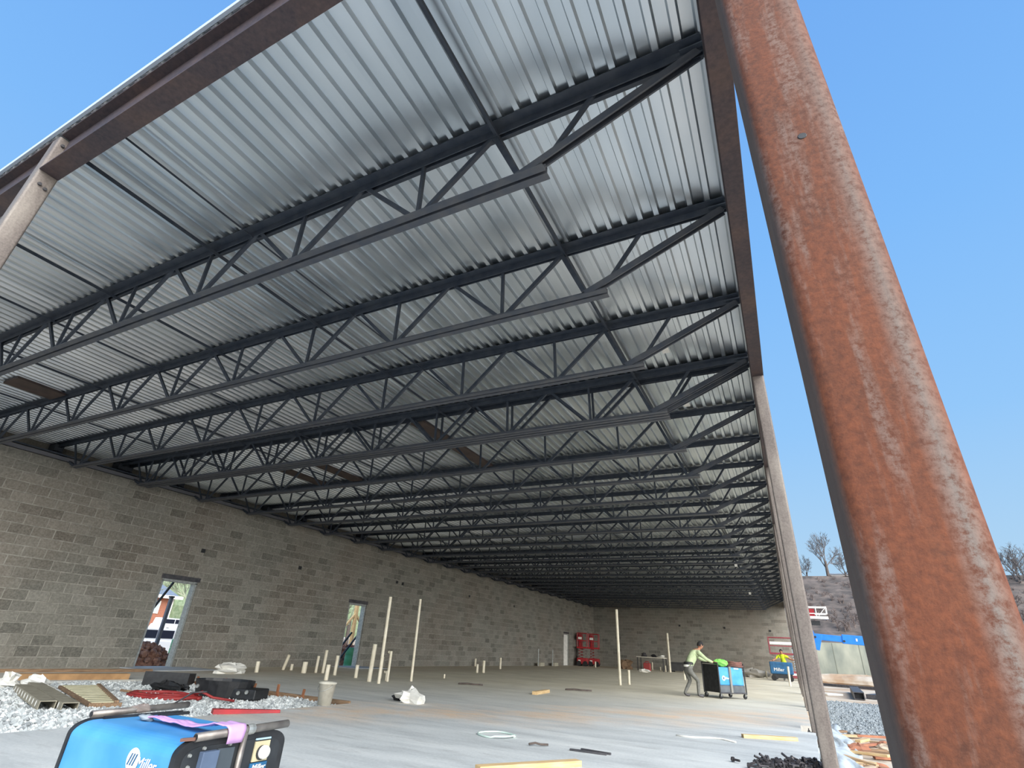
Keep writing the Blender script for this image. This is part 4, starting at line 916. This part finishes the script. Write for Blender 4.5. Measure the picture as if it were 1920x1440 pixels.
for q, cn in enumerate(('grey-brown', 'tan', 'pale yellow', 'brick-red')):
    for i, (y, _, o) in enumerate(sorted([z for z in scraps if z[1] == q], key=lambda z: z[0])): tag(o, '%s lumber scrap on the dirt beside the orange column, %s nearest of that colour' % (cn, ORD[i]), 'lumber', 'lumber scraps on the dirt outside')
cl_ = []
for k in range(9):
    x = .2 + rnd.random()*1.0; y = rnd.uniform(8.5, 15)
    o = crumple('clod', 'x', 'soil', (x, y, -.34), (rnd.uniform(.08, .22), rnd.uniform(.06, .16), rnd.uniform(.04, .09)), M_DIRT if k % 2 else mats_d[3], 60+k, 9, .25); cl_.append((y, o))
for i, (y, o) in enumerate(sorted(cl_, key=lambda z: z[0])): tag(o, 'clod of soil on the dirt beside the orange column, %s nearest' % ORD[i], 'soil', 'clods on the dirt outside')
pl = MB(); nu, nv = 30, 12; rnd = random.Random(4)
for i in range(nu+1):
    for j in range(nv+1):
        y = 8.3+8*i/nu; w = j/nv; x = -.02+.55*w+.05*math.sin(y*3+w*4); pl.v.append((x, y, -.12-.17*w+.05*math.sin(w*17+y*1.3)*(.5+.5*math.sin(y*2.1))))
for i in range(nu):
    for j in range(nv): a = i*(nv+1)+j; pl.f.append((a, a+nv+1, a+nv+2, a+1))
o = pl.build('plastic_sheet', mat('poly_sheet', (206, 214, 216), (176, 182, 184), 4, .35), None, True); m_ = o.modifiers.new('s', 'SOLIDIFY'); m_.thickness = .004; tag(o, 'wrinkled pale plastic sheet along the outer slab edge', 'plastic sheet')

# ================================================================ OUTSIDE, SEEN THROUGH THE DOORWAYS
h = thing('brick_house', 'brick house with a grey roof across the road, seen through the first doorway', 'house', (-44, 23, .98))
MB().box(-8, 0, -6, 4.3, -.6, 2.1).build('wall', M_BRICK, h); MB().prism([(-8.5, 2.1), (.5, 2.1), (-4, 3.6)], -6.4, 4.7, 'y').build('roof', M_ROOF, h)
MB().box(.45, .6, -6.4, 4.7, 2.0, 2.22).build('fascia', M_WHITE, h); MB().box(-.05, .06, 4.12, 4.36, -.5, 2.1).build('corner_trim', M_WHITE, h)
for y in (-3.4, .6, 2.6):
    w = MB().box(-.03, .05, y, y+.8, .9, 1.8).build('window', M_WHITE, h); MB().box(.05, .06, y+.1, y+.7, 1.0, 1.7).build('pane', mat('pane_pale', (190, 204, 214), rough=.2), w)
def car(label, x, y, z, rz, s=1.0, suv=True):
    t = thing('parked_car', label, 'car', (x, y, z), rz); 
    MB().prism([(-2.2, .35), (2.2, .35), (2.25, .75), (1.9, 1.0), (-2.1, 1.05), (-2.25, .7)], -.9, .9, 'y').build('car_body', M_CARW, t, bevel=.06)
    MB().prism([(-2.0, 1.02), (1.15, 1.0), (.55, 1.62), (-1.85, 1.65)], -.82, .82, 'y').build('cabin', M_CARW, t, bevel=.05)
    for sy in (-1, 1):
        for a, b in ((-1.75, -.75), (-.65, .2), (.28, .75)): MB().box(a, b, *sorted((sy*.825, sy*.84)), 1.12, 1.52).build('side_window', M_GLASS, t)
        for wx in (-1.4, 1.4): MB().lathe([(0, -.1), (.28, -.1), (.36, -.06), (.36, .08), (.3, .1), (0, .1)], n=16, axis='y').build('wheel', M_RUBBER, t).location = (wx, sy*.85, .36)
    t.scale = (s, s, s); return t
car('white car parked near the first doorway with dark side windows', -25.2, 15.6, -.32, PI/2, .78)
car('white car parked farther off by the trees, seen through the first doorway', -37.5, 23.9, .52, PI/2+.1, .62)
t = thing('timber_post', 'grey timber post standing outside the first doorway', 'post', (-19.6, 12.08, -.32)); MB().box(-.05, .05, -.05, .05, 0, 2.25).build('post', mat('post_grey', (116, 120, 128), rough=.8), t); MB().box(-.07, .07, -.07, .07, 2.25, 2.3).build('cap', M_DKSTEEL, t)
o = MB().bar((0, 0, 0), (0, 1.2, 2.62), .05, .05).build('steel_brace', M_BLACK); o.location = (-16.45, 8.9, -.31); tag(o, 'black steel bar slanting across the first doorway', 'bar')
def heap(label, c, r, seed):
    rnd = random.Random(seed); b = MB().blob((0, 0, 0), (r[0]*.9, r[1]*.9, r[2]*.9), 16, 8, .08, rnd)
    for k in range(260):
        a, q = rnd.uniform(0, 2*PI), rnd.random()**.6; h = math.sqrt(max(0, 1-q*q)); b.blob((r[0]*q*math.cos(a), r[1]*q*math.sin(a), r[2]*h*.95), (rnd.uniform(.05, .12), rnd.uniform(.05, .12), rnd.uniform(.04, .09)), 5, 4, .3, rnd)
    o = b.build('mulch_heap', M_MULCH); o.location = c; return tag(o, label, 'mulch')
heap('reddish heap of bark mulch outside the first doorway', (-18.5, 10.9, -.3), (1.1, 1.0, .85), 70)
heap('brown heap of mulch outside the second doorway', (-20.2, 21.6, -.35), (1.4, 1.3, 1.1), 71)
def drum(label, x, y, z):
    t = thing('drum', label, 'drum', (x, y, z)); MB().lathe([(0, 0), (.26, 0), (.28, .03), (.28, .3), (.265, .32), (.28, .34), (.28, .62), (.265, .64), (.28, .66), (.28, .9), (.25, .93), (0, .93)], n=20).build('drum_body', M_BARREL, t, True); MB().lathe([(0, 0), (.05, 0), (.05, .03), (0, .03)], n=10).build('bung', M_WHITE, t).location = (.12, 0, .93)
drum('green plastic drum outside the first doorway', -20.6, 13.55, -.3); drum('green plastic drum outside the second doorway', -17.1, 18.95, -.3)
t = thing('braced_post', 'pale timber post with two slanting braces outside the second doorway', 'post', (-21.5, 23.6, -.3)); MB().box(-.08, .08, -.08, .08, 0, 3.6).build('post', M_WOOD, t)
for s in (-1, 1): MB().bar((0, 0, 2.5), (0, s*1.0, 1.5), .09, .09).build('brace', M_WOOD, t)
MB().box(-.05, .05, -1.1, -.9, 0, 1.6).build('stud', M_WOOD, t)
for k, dy in ((0, 0), (1, .35)):
    o = MB().bar((0, -.75, 0), (0, .45, 1.3), .06, .05).build('steel_brace', M_BLACK); o.location = (-16.9, 18.05+dy, -.1-.12*k); tag(o, 'black bar leaning outside the second doorway, %s one' % ('left', 'right')[k], 'bar')
lm = tree_mesh('crown', 6.5, 31, 5, .75, mat('olive_twigs', (150, 156, 132), (112, 120, 98), 2, .95), .15, .05)
for k, (x, y, lb) in enumerate(((-34, 22.6, 'seen through the right side of the first doorway'), (-37, 40, 'seen through the top of the second doorway'), (-36, 37, 'behind the timber frame, seen through the second doorway'), (-45, 32, 'farther off, between the doorways'))):
    t = thing('garden_tree', 'tangled olive-green tree outside, ' + lb, 'tree', (x, y, .5), k*1.1); o = link('crown', lm, t); MB().tube([(0, 0, -.6), (0, 0, 2)], [.2, .15], 8).build('trunk', M_BARK, t)
hd = MB(); rnd = random.Random(8)
for k in range(70): hd.blob((-58+rnd.uniform(-1, 1), -12+1.7*k*.9, 2.6+rnd.uniform(-.5, .8)), (1.6, 1.7, 2.8), 9, 6, .2, rnd)
tag(stuff(hd.build('hedge', M_GREEN)), 'long grey-green hedge far beyond the block wall', 'hedge')
